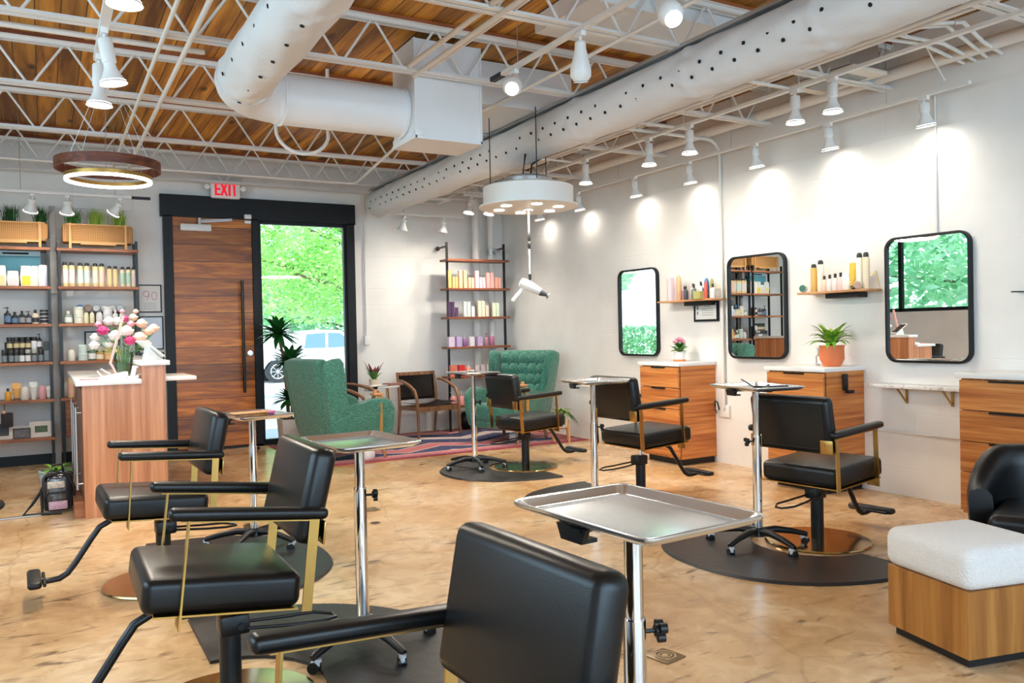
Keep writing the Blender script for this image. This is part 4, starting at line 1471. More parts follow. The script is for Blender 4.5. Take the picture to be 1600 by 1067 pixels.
tag(cb.build('comb', BLACKPL, smooth=False), 'black comb lying on the nearest right tray', 'comb')
cb = MB(TM(3.415, 3.20, 0.902) @ RZ(0.6))
cb.box((0, 0, 0.008), (0.16, 0.03, 0.014), bev=0.005).cyl((0.06, 0, 0.008), (0.16, 0, 0.012), 0.007, n=10)
tag(cb.build('hair_clipper', BLACKPL), 'small black clipper lying beside the comb', 'clipper')

# ================================================================== STATION CABINETS
STONE = QUARTZ


def cabinet(label, y0, y1, x0=4.93, H=0.90):
    t = thing('drawer_cabinet', label, 'cabinet', (x0, y0, 0))
    D, Wd = XR - x0 - 0.002, y1 - y0
    MB().box((D / 2 + 0.01, Wd / 2, 0.06 + (H - 0.06) / 2), (D - 0.02, Wd, H - 0.06)).build('body', CABX, t, smooth=False)
    # curved plinth
    MB().box((D / 2 + 0.03, Wd / 2, 0.03), (D - 0.06, Wd - 0.06, 0.06)).build('plinth', BLACKPL, t, smooth=False)
    hs = [0.19, 0.19, 0.19, 0.24]
    z = H - 0.008
    for h_ in hs:
        dr = MB().box((-0.001, Wd / 2, z - h_ / 2), (0.022, Wd - 0.006, h_ - 0.006), bev=0.002, seg=1).build('drawer', CAB, t, smooth=False)
        MB().box((-0.014, Wd / 2, z - 0.007), (0.014, Wd * 0.35, 0.012)).build('finger_pull', BLACKMET, dr, smooth=False)
        z -= h_
    MB().box((D / 2 - 0.012, Wd / 2, H + 0.016), (D + 0.02, Wd + 0.04, 0.032), bev=0.003).build('countertop', STONE, t)
    return t


cabinet('cherry-wood drawer cabinet holding the small pink flower pot, leftmost of three', 5.62, 6.16)
c2_ = cabinet('cherry-wood drawer cabinet holding the terracotta plant, middle of three', 4.045, 4.585)
cabinet('cherry-wood drawer cabinet at the right edge behind the black tub chair', 2.45, 3.03)
# clipper holder on the side of the middle cabinet
hk = thing('tool_holder', 'black clip-on tool holder on the side of the middle cabinet', 'holder', (5.14, 4.03, 0.8))
MB().box((0, 0, 0.02), (0.05, 0.02, 0.12), bev=0.008).build('clip', BLACKPL, hk)
MB().box((0.01, -0.03, -0.05), (0.05, 0.05, 0.025), bev=0.006).build('cradle', BLACKPL, hk)
# marble ledge
ml = thing('marble_ledge', 'small marble wall ledge on two brass brackets under the rightmost mirror', 'shelf', (5.37, 3.53, 0.8))
MB().box((-0.085, 0, 0.0), (0.165, 0.72, 0.026), bev=0.004).build('slab', MARBLE, ml)
for y in (0.16, -0.18):
    MB().bar((-0.004, y, -0.012), (-0.004, y, -0.13), 0.018, 0.006).bar((0, y, -0.018), (-0.12, y, -0.018), 0.018, 0.006).bar((-0.004, y, -0.125), (-0.11, y, -0.02), 0.014, 0.006).build('bracket', BRASS, ml, smooth=False)


# mirrors
def mirror(label, y0, y1, z0=0.965, z1=1.862, turn=0.0):
    t = thing('wall_mirror', label, 'mirror', (XR - 0.002 - abs(math.sin(turn)) * (y1 - y0) / 2, (y0 + y1) / 2, (z0 + z1) / 2), turn, 'black framed station mirrors')
    w, h_, r = (y1 - y0), (z1 - z0), 0.085

    def rr(w, h_, r, x):
        out = []
        for cy, cz, a0 in ((w / 2 - r, h_ / 2 - r, 0), (-w / 2 + r, h_ / 2 - r, PI / 2), (-w / 2 + r, -h_ / 2 + r, PI), (w / 2 - r, -h_ / 2 + r, 3 * PI / 2)):
            for i in range(9):
                a = a0 + PI / 2 * i / 8
                out.append((x, cy + r * math.cos(a), cz + r * math.sin(a)))
        return out
    m = MB()
    loops = [rr(w, h_, r, 0.0), rr(w, h_, r, -0.036), rr(w - 0.008, h_ - 0.008, r - 0.004, -0.038), rr(w - 0.034, h_ - 0.034, r - 0.017, -0.038), rr(w - 0.036, h_ - 0.036, r - 0.018, -0.018)]
    prev = None
    for lp in loops:
        vs = [m.bm.verts.new(p) for p in lp]
        if prev:
            for i in range(len(vs)):
                m.bm.faces.new((prev[i], prev[(i + 1) % len(vs)], vs[(i + 1) % len(vs)], vs[i]))
        prev = vs
    m.build('frame', FRAMEB, t)
    m = MB()
    vs = [m.bm.verts.new(p) for p in rr(w - 0.03, h_ - 0.03, r - 0.016, -0.02)]
    m.bm.faces.new(vs)
    m.build('mirror_glass', MIRROR, t, smooth=False)


mirror('tall black framed wall mirror reflecting the sidelight, leftmost of three', 6.385, 7.01, turn=RD(1.3))
mirror('tall black framed wall mirror reflecting bottles, middle of three', 4.755, 5.385, turn=RD(2.9))
mirror('tall black framed wall mirror reflecting the window, rightmost of three', 3.195, 3.82, turn=RD(1.6))


# ================================================================== PRODUCTS
def prod(kind, loc, h, w, col, label, cat, cap=None, capcol=None, lab=None, group=None, rz=0.0, n=16):
    """a hair product standing at loc; body is the thing, cap and label band its parts"""
    m = mat('pkg_%02d%02d%02d' % tuple(int(c * 99) for c in col), col, 0.4, var=0.03)
    capm = mat('cap_%02d%02d%02d' % tuple(int(c * 99) for c in (capcol or (0.02, 0.02, 0.02))), capcol or (0.02, 0.02, 0.02), 0.4)
    r = w / 2
    b = MB()
    c = MB()
    has = True
    if kind == 'spray':
        b.lathe([(r * 0.92, 0), (r, 0.006), (r, h * 0.82), (r * 0.85, h * 0.86), (r * 0.6, h * 0.88)], n=n)
        c.lathe([(r * 0.7, h * 0.86), (r * 0.8, h * 0.87), (r * 0.8, h * 0.94), (r * 0.6, h * 0.985), (r * 0.5, h)], n=n)
    elif kind == 'bottle':
        b.lathe([(r * 0.9, 0), (r, 0.005), (r, h * 0.62), (r * 0.8, h * 0.7), (r * 0.35, h * 0.76)], n=n)
        c.lathe([(r * 0.4, h * 0.755), (r * 0.42, h * 0.97), (r * 0.36, h)], n=n)
    elif kind == 'pump':
        b.lathe([(r * 0.9, 0), (r, 0.005), (r, h * 0.58), (r * 0.75, h * 0.66), (r * 0.3, h * 0.7)], n=n)
        c.lathe([(r * 0.38, h * 0.7), (r * 0.38, h * 0.78), (r * 0.12, h * 0.79), (r * 0.12, h * 0.93), (r * 0.4, h * 0.94), (r * 0.4, h)], n=n)
        c.bar((0, 0, h * 0.965), (-r * 1.0, -r * 0.3, h * 0.955), r * 0.25)
    elif kind == 'jar':
        b.lathe([(r * 0.92, 0), (r, 0.004), (r, h * 0.66), (r * 0.9, h * 0.7)], n=n)
        c.lathe([(r * 1.0, h * 0.7), (r * 1.03, h * 0.72), (r * 1.03, h * 0.98), (r * 0.98, h)], n=n)
    elif kind == 'tube':
        b.lathe([(r * 0.62, h * 0.14), (r * 0.78, h * 0.4), (r * 0.9, h * 0.7)], n=n, cap=True)
        b.box((0, 0, h * 0.84), (w * 1.02, w * 0.16, h * 0.3), bev=0.003)
        b.box((0, 0, h * 0.55), (w * 0.9, w * 0.5, h * 0.5), bev=w * 0.2)
        c.lathe([(r * 0.66, 0), (r * 0.66, h * 0.14)], n=n)
    elif kind == 'box':
        b.box((0, 0, h / 2), (w, w * 0.8, h), bev=0.0015, seg=1)
        has = False
    elif kind == 'pouch':
        b.prism([(-w * 0.48, 0), (w * 0.48, 0), (w * 0.52, h * 0.45), (w * 0.46, h * 0.97), (w * 0.3, h), (-w * 0.3, h), (-w * 0.46, h * 0.97), (-w * 0.52, h * 0.45)], w * 0.35, bev=0.008)
        has = False
    elif kind == 'dome':
        b.lathe([(r * 0.92, 0), (r, 0.005), (r, h * 0.6), (r * 0.9, h * 0.82), (r * 0.6, h * 0.95), (r * 0.2, h)], n=n)
        has = False
    nm = {'spray': 'spray_can', 'bottle': 'bottle', 'pump': 'pump_bottle', 'jar': 'jar', 'tube': 'squeeze_tube', 'box': 'carton', 'pouch': 'pouch', 'dome': 'bottle'}[kind]
    o = b.build(nm, m, smooth=kind != 'box')
    tag(o, label, cat, group)
    o.location = loc
    o.rotation_euler = (0, 0, rz)
    if has:
        c.build('cap' if kind not in ('pump',) else 'pump_head', capm, o)
    if lab:
        lc, z0, z1 = lab
        lm = mat('lab_%02d%02d%02d' % tuple(int(q * 99) for q in lc), lc, 0.6)
        l_ = MB()
        if kind in ('box', 'pouch'):
            l_.box((0, -(w * 0.4 if kind == 'box' else w * 0.175) - 0.001, h * (z0 + z1) / 2), (w * 0.7, 0.002, h * (z1 - z0)))
        else:
            l_.lathe([(r * 1.012, h * z0), (r * 1.012, h * z1)], n=n, cap=False)
        l_.build('label_band', lm, o)
    return o


# ------------------------------------------------------------------ shelving on the back wall (two steel-and-wood bays)
def bay(label, x0, x1, zs, y0=9.2, y1=9.5, top=2.25, cut=None):
    t = thing('shelving_unit', label, 'shelving', ((x0 + x1) / 2, y0, 0))
    w = x1 - x0
    for s in (-1, 1):
        for yy in (0.02, y1 - y0 - 0.02):
            MB().box((s * (w / 2 - 0.02), yy, top / 2), (0.025, 0.03, top)).build('upright', BLACKMET, t, smooth=False)
    for z in zs:
        MB().box((0, (y1 - y0) / 2, z), (w, y1 - y0, 0.028), bev=0.002, seg=1).build('shelf_board', SHELFW, t, smooth=False)
    return t


ZS = [2.150, 1.770, 1.402, 1.030, 0.665, 0.290]
B1 = bay('steel and wood shelving bay at the left edge of the picture', -0.72, 0.075, ZS)
B2 = bay('steel and wood shelving bay between the steel post and the oak door', 0.13, 0.865, ZS[:5])
MB().box((0, 0.15, 0.47), (0.66, 0.27, 0.35)).build('drawer_box', SHELFW, B2, smooth=False)
BT = ' on the right bay'
TP = 0.014
YS = 9.27
# top: cane planters
for lab, xc, w, nf in [('woven cane planter box with grass on the left shelving bay', -0.30, 0.72, 4), ('woven cane planter box with grass on the right shelving bay', 0.5, 0.64, 4)]:
    t = thing('cane_planter', lab, 'planter', (xc, 9.33, ZS[0] + TP), 0)
    MB().box((0, 0, 0.15), (w, 0.2, 0.18), bev=0.02).build('basket', CANE, t)
    f = MB()
    for s in (-1, 1):
        for yy in (-0.11, 0.11):
            f.box((s * (w / 2 - 0.07), yy, 0.125), (0.022, 0.018, 0.25))
    for yy in (-0.11, 0.11):
        f.box((0, yy, 0.06), (w - 0.14, 0.012, 0.02))
        f.box((0, yy, 0.238), (w - 0.05, 0.012, 0.012))
        f.box((0, yy, 0.045), (w * 0.5, 0.012, 0.014))
    f.build('stand', CANEW, t, smooth=False)


def grass(label, loc, n, h, m, r=0.04):
    rnd = random.Random(label)
    b = bmesh.new()
    for _ in range(n):
        a = rnd.uniform(0, 2 * PI)
        p = Vector((rnd.gauss(0, r * 0.5), rnd.gauss(0, r * 0.4), 0))
        d = Vector((math.cos(a), math.sin(a), 0)) * rnd.uniform(0.1, 0.55) * h
        hh = h * rnd.uniform(0.6, 1.0)
        s = Vector((-math.sin(a), math.cos(a), 0)) * 0.0028
        q = p + d * 0.35 + Vector((0, 0, hh * 0.6))
        e = p + d + Vector((0, 0, hh))
        v = [b.verts.new(x) for x in (p - s, p + s, q + s, q - s, e)]
        b.faces.new((v[0], v[1], v[2], v[3]))
        b.faces.new((v[3], v[2], v[4]))
    m_ = MB()
    m_.bm.free()
    m_.bm = b
    t = thing('grass_tuft', label, 'grass plant', loc)
    m_.build('blades', m, t, smooth=False)
    MB().lathe([(0.005, -0.06), (0.035, -0.06), (0.045, 0.0), (0.005, 0.0)], n=14).build('pot', SOIL, t)


for x, w, m in [(-0.25, 'dark grass tuft at the left end of the picture, in the left cane planter', LEAFD), (0.0, 'grass tuft at the right end of the left cane planter', LEAFD),
                (0.28, 'grass tuft at the left end of the right cane planter', LEAF), (0.49, 'bright grass tuft in the middle of the right cane planter', LEAFL), (0.70, 'bright grass tuft at the right end of the right cane planter', LEAFL)]:
    grass(w, (x, 9.33, ZS[0] + TP + 0.235), 170, 0.2, m, 0.05)

YEL, CRM, BLK = (0.80, 0.62, 0.32), (0.85, 0.82, 0.72), (0.02, 0.02, 0.02)
xs = [0.198, 0.258, 0.333, 0.392, 0.467, 0.526, 0.596, 0.649, 0.716, 0.770, 0.822]
hs = [0.245] * 2 + [0.24] * 2 + [0.237] * 2 + [0.213] * 2 + [0.208] * 3
tints = [(0.82, 0.72, 0.7)] * 2 + [(0.62, 0.75, 0.7)] * 2 + [(0.8, 0.72, 0.62), (0.85, 0.6, 0.5)] + [(0.85, 0.66, 0.36)] * 2 + [(0.45, 0.62, 0.5)] * 2 + [(0.78, 0.6, 0.55)]
for i, (x, h_) in enumerate(zip(xs, hs)):
    prod('spray', (x, YS, ZS[1] + TP), h_, 0.054 if i < 6 else 0.046, YEL if i < 8 else (0.8, 0.72, 0.5), 'cream spray can with black cap, %s from left on the second shelf beside the door' % ORD[i], 'spray can', lab=(tints[i], 0.15, 0.7), group='cream spray cans')
z = ZS[2] + TP
prod('bottle', (0.215, YS, z), 0.125, 0.075, (0.3, 0.38, 0.3), 'green glass bottle with pale label, left end of the jar shelf' + BT, 'bottle', capcol=(0.8, 0.8, 0.75), lab=((0.8, 0.86, 0.8), 0.1, 0.5))
for k in range(2):
    prod('jar', (0.308, YS, z + k * 0.083), 0.082, 0.085, (0.78, 0.78, 0.66), 'cream tub, %s of the stack near the left of the jar shelf' % ('bottom', 'top')[k], 'tub', capcol=(0.82, 0.82, 0.72))
for x, c, w in [(0.375, (0.78, 0.74, 0.52), 'pale yellow round-shouldered bottle, left of the pair on the jar shelf'), (0.427, (0.78, 0.74, 0.52), 'pale yellow round-shouldered bottle, right of the pair on the jar shelf'), (0.492, (0.75, 0.73, 0.75), 'pale grey round-shouldered bottle on the jar shelf')]:
    prod('dome', (x, YS, z), 0.115, 0.046 if x < 0.45 else 0.062, c, w, 'bottle')
for k in range(2):
    prod('jar', (0.57, YS, z + k * 0.083), 0.082, 0.085, (0.78, 0.78, 0.82), 'white grey tub, %s of the stack right of centre on the jar shelf' % ('bottom', 'top')[k], 'tub', capcol=(0.82, 0.82, 0.84))
for x, w in [(0.64, 'left'), (0.70, 'right')]:
    prod('bottle', (x, YS, z), 0.135, 0.05, (0.78, 0.78, 0.78), 'white pointed bottle behind the flowers, %s of two' % w, 'bottle', capcol=(0.82, 0.82, 0.8))
cols = [(0.05, 0.25, 0.6), (0.35, 0.2, 0.12), (0.6, 0.62, 0.62), (0.66, 0.66, 0.62), (0.66, 0.66, 0.62), (0.6, 0.6, 0.6)]
names = ['blue', 'brown patterned', 'grey', 'pale', 'pale cream', 'light grey']
for i in range(6):
    x = 0.325 + i * 0.0735
    t = thing('jar', 'black jar on its side, %s lid facing out, %s in the lid row' % (names[i], ORD[i]), 'jar', (x, YS + 0.11, z + 0.157), 0, 'jars with lids facing out')
    MB(RX(PI / 2)).lathe([(0.034, -0.03), (0.036, 0), (0.036, 0.02)], n=20).build('jar_body', BLACKPL, t)
    MB(RX(PI / 2)).lathe([(0.004, 0.024), (0.031, 0.024), (0.034, 0.02)], n=20).build('lid', mat('lid_%d' % i, cols[i], 0.35, var=0.25, vscale=60), t)
    prod('jar', (x, YS + 0.11, z), 0.12, 0.066, BLK, 'tall black jar in the back row of the jar shelf, %s from left' % ORD[i], 'jar', group='black jars in the back row')
z = ZS[3] + TP
prod('dome', (0.235, YS, z), 0.115, 0.068, (0.78, 0.76, 0.66), 'cream jug bottle, leftmost on the shelf with the framed notice', 'bottle')
for k in range(2):
    prod('jar', (0.335, YS, z + k * 0.08), 0.079, 0.085, (0.6, 0.72, 0.68), 'pale aqua tub, %s of the stack in front of the framed notice' % ('bottom', 'top')[k], 'tub', capcol=(0.7, 0.8, 0.76))
prod('bottle', (0.42, YS, z), 0.14, 0.068, (0.12, 0.2, 0.14), 'dark green bottle with white label in front of the framed notice', 'bottle', capcol=(0.8, 0.8, 0.75), lab=((0.82, 0.84, 0.8), 0.1, 0.5))
prod('bottle', (0.49, YS, z), 0.115, 0.068, (0.55, 0.26, 0.06), 'amber bottle with cream label in front of the framed notice', 'bottle', capcol=(0.75, 0.45, 0.3), lab=((0.85, 0.78, 0.6), 0.1, 0.5))
for k in range(2):
    prod('jar', (0.575, YS, z + k * 0.08), 0.079, 0.09, (0.82, 0.5, 0.2), 'orange tub, %s of the stack right of the framed notice' % ('bottom', 'top')[k], 'tub', capcol=(0.85, 0.55, 0.25))
prod('bottle', (0.655, YS, z), 0.14, 0.06, (0.8, 0.7, 0.15), 'yellow bottle partly hidden by the pink lamp', 'bottle', capcol=(0.8, 0.8, 0.75))
z = ZS[4] + TP
prod('spray', (0.222, YS, z), 0.235, 0.055, (0.72, 0.5, 0.25), 'gold spray can with black cap standing left of the reception counter', 'spray can', lab=((0.75, 0.42, 0.3), 0.1, 0.6))
prod('box', (0.275, YS, z), 0.17, 0.03, (0.7, 0.5, 0.2), 'thin golden carton beside the gold spray can', 'carton')
# left bay
z = ZS[1] + TP
t = thing('shopping_bag', 'teal carton with pale top and handle slot on the left bay', 'carton', (-0.22, 9.38, z))
MB().box((0, 0, 0.15), (0.42, 0.09, 0.30)).build('carton_body', mat('teal_card', (0.05, 0.2, 0.27), 0.6), t, smooth=False)
MB().box((0, 0, 0.325), (0.42, 0.09, 0.05)).build('pale_top', mat('pale_blue_card', (0.4, 0.55, 0.6), 0.6), t, smooth=False)
MB().box((0.0, -0.047, 0.325), (0.22, 0.002, 0.018)).build('handle_slot', HOLE, t, smooth=False)
for i, (x, c, h_, w, lab) in enumerate([(-0.35, (0.8, 0.82, 0.78), 0.2, 0.1, (0.8, 0.7, 0.35)), (-0.245, (0.82, 0.78, 0.76), 0.15, 0.1, (0.75, 0.68, 0.68)), (-0.135, (0.84, 0.82, 0.74), 0.2, 0.1, (0.78, 0.68, 0.06)),
                                        (-0.05, (0.85, 0.82, 0.76), 0.2, 0.1, (0.85, 0.8, 0.62)), (0.015, (0.84, 0.83, 0.84), 0.21, 0.1, (0.72, 0.72, 0.84))]):
    prod('pouch', (x, YS - 0.01 + 0.02 * (i % 2), z), h_, w, c, 'white refill pouch, %s from left in front of the teal carton' % ORD[i], 'pouch', lab=(lab, 0.05, 0.5), group='white refill pouches')
z = ZS[2] + TP
for i, (x, h_, kind, w) in enumerate([(-0.30, 0.165, 'pump', 0.06), (-0.24, 0.12, 'bottle', 0.06), (-0.18, 0.13, 'bottle', 0.055), (-0.125, 0.125, 'pump', 0.055)]):
    prod(kind, (x, YS, z), h_, w, (0.02, 0.025, 0.035), 'small black bottle, %s from left on the third shelf of the left bay' % ORD[i], 'bottle', lab=((0.12, 0.2, 0.32) if i < 2 else (0.3, 0.3, 0.32), 0.12, 0.5), group='small black bottles')
prod('bottle', (-0.067, YS, z), 0.14, 0.062, (0.72, 0.6, 0.48), 'beige bottle with black label on the left bay', 'bottle', lab=((0.04, 0.04, 0.05), 0.12, 0.45))
for k in range(2):
    prod('jar', (0.01, YS, z + k * 0.07), 0.068, 0.078, (0.8, 0.77, 0.7), 'cream jar with black lid and label, %s of the stack on the left bay' % ('bottom', 'top')[k], 'jar', lab=((0.03, 0.03, 0.04), 0.15, 0.6))
z = ZS[3] + TP
for i, x in enumerate([-0.335, -0.28, -0.235, -0.19, -0.14, -0.085, -0.03, 0.02]):
    last = i == 7
    prod('jar' if not last else 'box', (x, YS, z), 0.125 if not last else 0.2, 0.046 if not last else 0.055, BLK, 'black cylinder, %s in the lower tier of the fourth left-bay shelf' % ORD[i], 'bottle', capcol=(0.03, 0.03, 0.03) if i not in (4, 5) else (0.4, 0.4, 0.38),
         lab=((0.75, 0.75, 0.75) if i in (3, 4) else (0.2, 0.24, 0.26), 0.08, 0.55), group='black products on the left bay')
for i, x in enumerate([-0.29, -0.235, -0.185, -0.135, -0.085, -0.04]):
    c = (0.05, 0.045, 0.035)
    prod('pump' if i == 5 else 'jar', (x, YS + 0.02, z + 0.126), 0.12 if i < 5 else 0.15, 0.05 if i < 5 else 0.045, c if i != 4 else (0.72, 0.72, 0.75), 'dark product stacked in the upper tier on the left bay, %s from left' % ORD[i], 'bottle',
         capcol=BLK, lab=((0.6, 0.5, 0.3) if i < 4 else (0.7, 0.72, 0.75), 0.15, 0.5), group='upper row of dark products')
for i, x in enumerate([-0.31, -0.26, -0.20, -0.15]):
    prod('jar', (x, YS + 0.12, z), 0.2, 0.05, BLK, 'tall black cylinder at the back of the fourth shelf, %s from left' % ORD[i], 'bottle', group='tall black cylinders')
z = ZS[4] + TP
for i, (k, x, h_, w, c, cc, nm) in enumerate([('bottle', -0.315, 0.12, 0.055, (0.7, 0.32, 0.03), BLK, 'small amber bottle with black cap'), ('tube', -0.245, 0.17, 0.075, (0.75, 0.4, 0.12), (0.2, 0.1, 0.05), 'orange squeeze tube'),
                                             ('dome', -0.175, 0.13, 0.07, (0.72, 0.68, 0.6), None, 'cream rounded bottle'), ('tube', -0.10, 0.175, 0.065, (0.72, 0.72, 0.7), (0.6, 0.6, 0.6), 'tall white squeeze tube'),
                                             ('dome', -0.025, 0.135, 0.065, (0.72, 0.35, 0.38), None, 'pink rounded bottle'), ('tube', 0.03, 0.125, 0.05, (0.75, 0.72, 0.7), (0.3, 0.3, 0.3), 'short white squeeze tube')]):
    prod(k, (x, YS, z), h_, w, c, nm + ' on the fifth shelf of the left bay', 'bottle', capcol=cc)
z = ZS[5] + TP


def picture(label, loc, w, h_, fm, im, rz=0.0, lean=0.0, fw=0.02, cat='picture frame', mount=None, name='picture_frame'):
    t = thing(name, label, cat, loc, rz)
    M = RX(-lean)
    f = MB(M)
    for s in (-1, 1):
        f.box((s * (w / 2 - fw / 2), 0, h_ / 2), (fw, 0.018, h_))
        f.box((0, 0, fw / 2 if s < 0 else h_ - fw / 2), (w - 2 * fw, 0.018, fw))
    f.build('frame', fm, t, smooth=False)
    MB(M).box((0, 0.002, h_ / 2), (w - 2 * fw, 0.006, h_ - 2 * fw)).build('picture', im, t, smooth=False)
    return t, M


picture('white picture frame with a small green photo on the lowest shelf', (-0.045, 9.3, z), 0.2, 0.155, mat('cream_frame', (0.66, 0.6, 0.54), 0.5), mat('green_photo', (0.06, 0.1, 0.03), 0.5, var=0.9, vscale=40), lean=0.15, fw=0.045)
picture('small dark landscape photo print left of the white frame', (-0.21, 9.28, z), 0.15, 0.1, mat('dark_card', (0.05, 0.04, 0.04), 0.6), mat('dark_photo', (0.12, 0.11, 0.11), 0.5, var=0.9, vscale=30), lean=0.12, fw=0.012)
picture('cream frame cut by the left edge on the lowest shelf', (-0.38, 9.28, z), 0.2, 0.19, mat('cream_frame2', (0.6, 0.5, 0.42), 0.5), mat('dark_photo2', (0.04, 0.03, 0.03), 0.5), lean=0.15, fw=0.035)
hb_ = thing('hanging_pouch', 'dark pouch hanging at the left edge under the fifth shelf', 'pouch', (-0.325, 9.2, 0.5))
MB().box((0, 0, 0), (0.1, 0.03, 0.14), bev=0.015).cyl((-0.02, 0, 0.07), (-0.02, 0, 0.15), 0.004, n=6).build('pouch_body', mat('dark_cloth', (0.03, 0.025, 0.028), 0.9), hb_)
MB().ball((-0.025, -0.015, 0.075), 0.018).build('tan_tag', mat('tan_leather', (0.6, 0.35, 0.22), 0.6), hb_)

# framed notices on the back wall
t, M = picture('white framed sheet reading 90 in red handwriting beside the black door frame', (1.0, YB - 0.015, 1.53), 0.235, 0.30, FRAMEB, PAPER, fw=0.012, cat='framed sign')
PINKI = mat('red_ink', (0.6, 0.08, 0.2), 0.7)
h = MB()
h.tube([(-0.035 + 0.028 * math.cos(a * PI / 8), -0.004, 0.20 + 0.03 * math.sin(a * PI / 8)) for a in range(16)], 0.0025, n=5, closed=True)
h.tube([(-0.008, -0.004, 0.21), (-0.01, -0.004, 0.17), (-0.03, -0.004, 0.13)], 0.0025, n=5)
h.tube([(0.045 + 0.025 * math.cos(a * PI / 8), -0.004, 0.18 + 0.042 * math.sin(a * PI / 8)) for a in range(16)], 0.0025, n=5, closed=True)
h.build('red_number', PINKI, t)
h = MB()
for i in range(4):
    h.box((0, -0.003, 0.10 - i * 0.02), (0.13, 0.002, 0.003))
h.build('text_lines', INK, t, smooth=False)
t, M = picture('white framed sheet below the 90 sign, half hidden by the flowers', (1.01, YB - 0.015, 1.13), 0.235, 0.36, FRAMEB, mat('bluish_sheet', (0.6, 0.68, 0.78), 0.3), fw=0.012, cat='framed sign')
t, M = picture('white framed sheet lowest of three beside the door frame', (1.01, YB - 0.015, 0.86), 0.235, 0.24, FRAMEB, mat('bluish_sheet2', (0.55, 0.65, 0.75), 0.3), fw=0.012, cat='framed sign')
t, M = picture('black framed certificate behind the bottles on the right bay', (0.53, YB - 0.015, 1.12), 0.33, 0.22, FRAMEB, PAPER, fw=0.015, cat='certificate')
h = MB()
for i in range(5):
    h.box((0.02, -0.003, 0.155 - i * 0.022), (0.18, 0.002, 0.004))
h.cyl((-0.09, -0.002, 0.1), (-0.09, -0.005, 0.1), 0.016)
h.build('text_lines', INK, t, smooth=False)

# ------------------------------------------------------------------ ladder shelf by the corner
ls = thing('ladder_shelf', 'tall wall-leaning shelf with black uprights and red-brown boards by the corner', 'shelf', (4.77, 9.22, 0))
for s in (-1, 1):
    MB().box((s * 0.405, 0, 1.19), (0.022, 0.03, 2.36)).cyl((s * 0.405, 0, 2.32), (s * 0.405 + 0.03, 0.3, 2.32), 0.012).lathe([(0.03, 0), (0.03, 0.01)], TM(s * 0.405 + 0.03, 0.33, 2.32) @ RX(PI / 2), n=14).build('upright', BLACKMET, ls)
LZ = [2.145, 1.785, 1.425, 1.055, 0.685, 0.325]
for z in LZ:
    MB().box((0, 0.03, z), (0.87, 0.24, 0.026), bev=0.003, seg=1).build('shelf_board', LADDERW, ls, smooth=False)
z = LZ[1] + 0.013
yy = 9.2
row = [(4.385, .225, .042, (0.72, 0.45, 0.16), 'gold', 'tall'), (4.44, .14, .034, (0.78, 0.5, 0.2), 'gold', 'short'), (4.48, .14, .034, (0.76, 0.45, 0.16), 'gold', 'short'), (4.535, .22, .046, (0.82, 0.52, 0.32), 'peach', 'tall'),
       (4.60, .22, .046, (0.82, 0.5, 0.3), 'peach', 'tall'), (4.66, .135, .038, (0.82, 0.45, 0.32), 'peach', 'short'), (4.705, .135, .038, (0.82, 0.5, 0.36), 'peach', 'short'), (4.765, .22, .05, (0.85, 0.58, 0.64), 'pink', 'tall'),
       (4.82, .14, .036, (0.82, 0.62, 0.74), 'lilac', 'short'), (4.865, .14, .036, (0.84, 0.64, 0.7), 'lilac', 'short'), (4.925, .2, .044, (0.85, 0.45, 0.4), 'coral', 'tall'), (4.98, .2, .044, (0.85, 0.46, 0.45), 'coral', 'tall'),
       (5.045, .14, .038, (0.85, 0.4, 0.3), 'coral', 'short'), (5.09, .14, .038, (0.84, 0.42, 0.34), 'coral', 'short')]
for i, (x, h_, w, c, cn, sz) in enumerate(row):
    prod('box', (x, yy, z), h_, w, c, '%s %s carton, %s from left on the upper ladder shelf' % (sz, cn, ORD[i]), 'carton', group='cartons on the upper ladder shelf')
z = LZ[2] + 0.013
row = [(4.375, .19, .04, (0.06, 0.03, 0.08), 'dark purple', 'tall'), (4.42, .19, .04, (0.07, 0.03, 0.09), 'dark purple', 'tall'), (4.475, .12, .036, (0.1, 0.04, 0.1), 'dark purple', 'short'), (4.59, .19, .045, (0.6, 0.7, 0.68), 'mint', 'tall'), (4.64, .19, .045, (0.62, 0.72, 0.68), 'mint', 'tall'),
       (4.7, .13, .042, (0.78, 0.82, 0.84), 'white', 'short'), (4.795, .2, .044, (0.84, 0.76, 0.58), 'cream', 'tall'), (4.845, .2, .044, (0.84, 0.76, 0.6), 'cream', 'tall'), (4.9, .14, .042, (0.84, 0.7, 0.55), 'cream', 'short'), (5.005, .175, .042, (0.8, 0.84, 0.66), 'pale green', 'tall'), (5.055, .175, .042, (0.74, 0.86, 0.66), 'pale green', 'tall')]
for i, (x, h_, w, c, cn, sz) in enumerate(row):
    prod('box', (x, yy, z), h_, w, c, '%s %s carton, %s from left on the second product shelf of the ladder' % (sz, cn, ORD[i]), 'carton', group='cartons on the second ladder shelf')
z = LZ[3] + 0.013
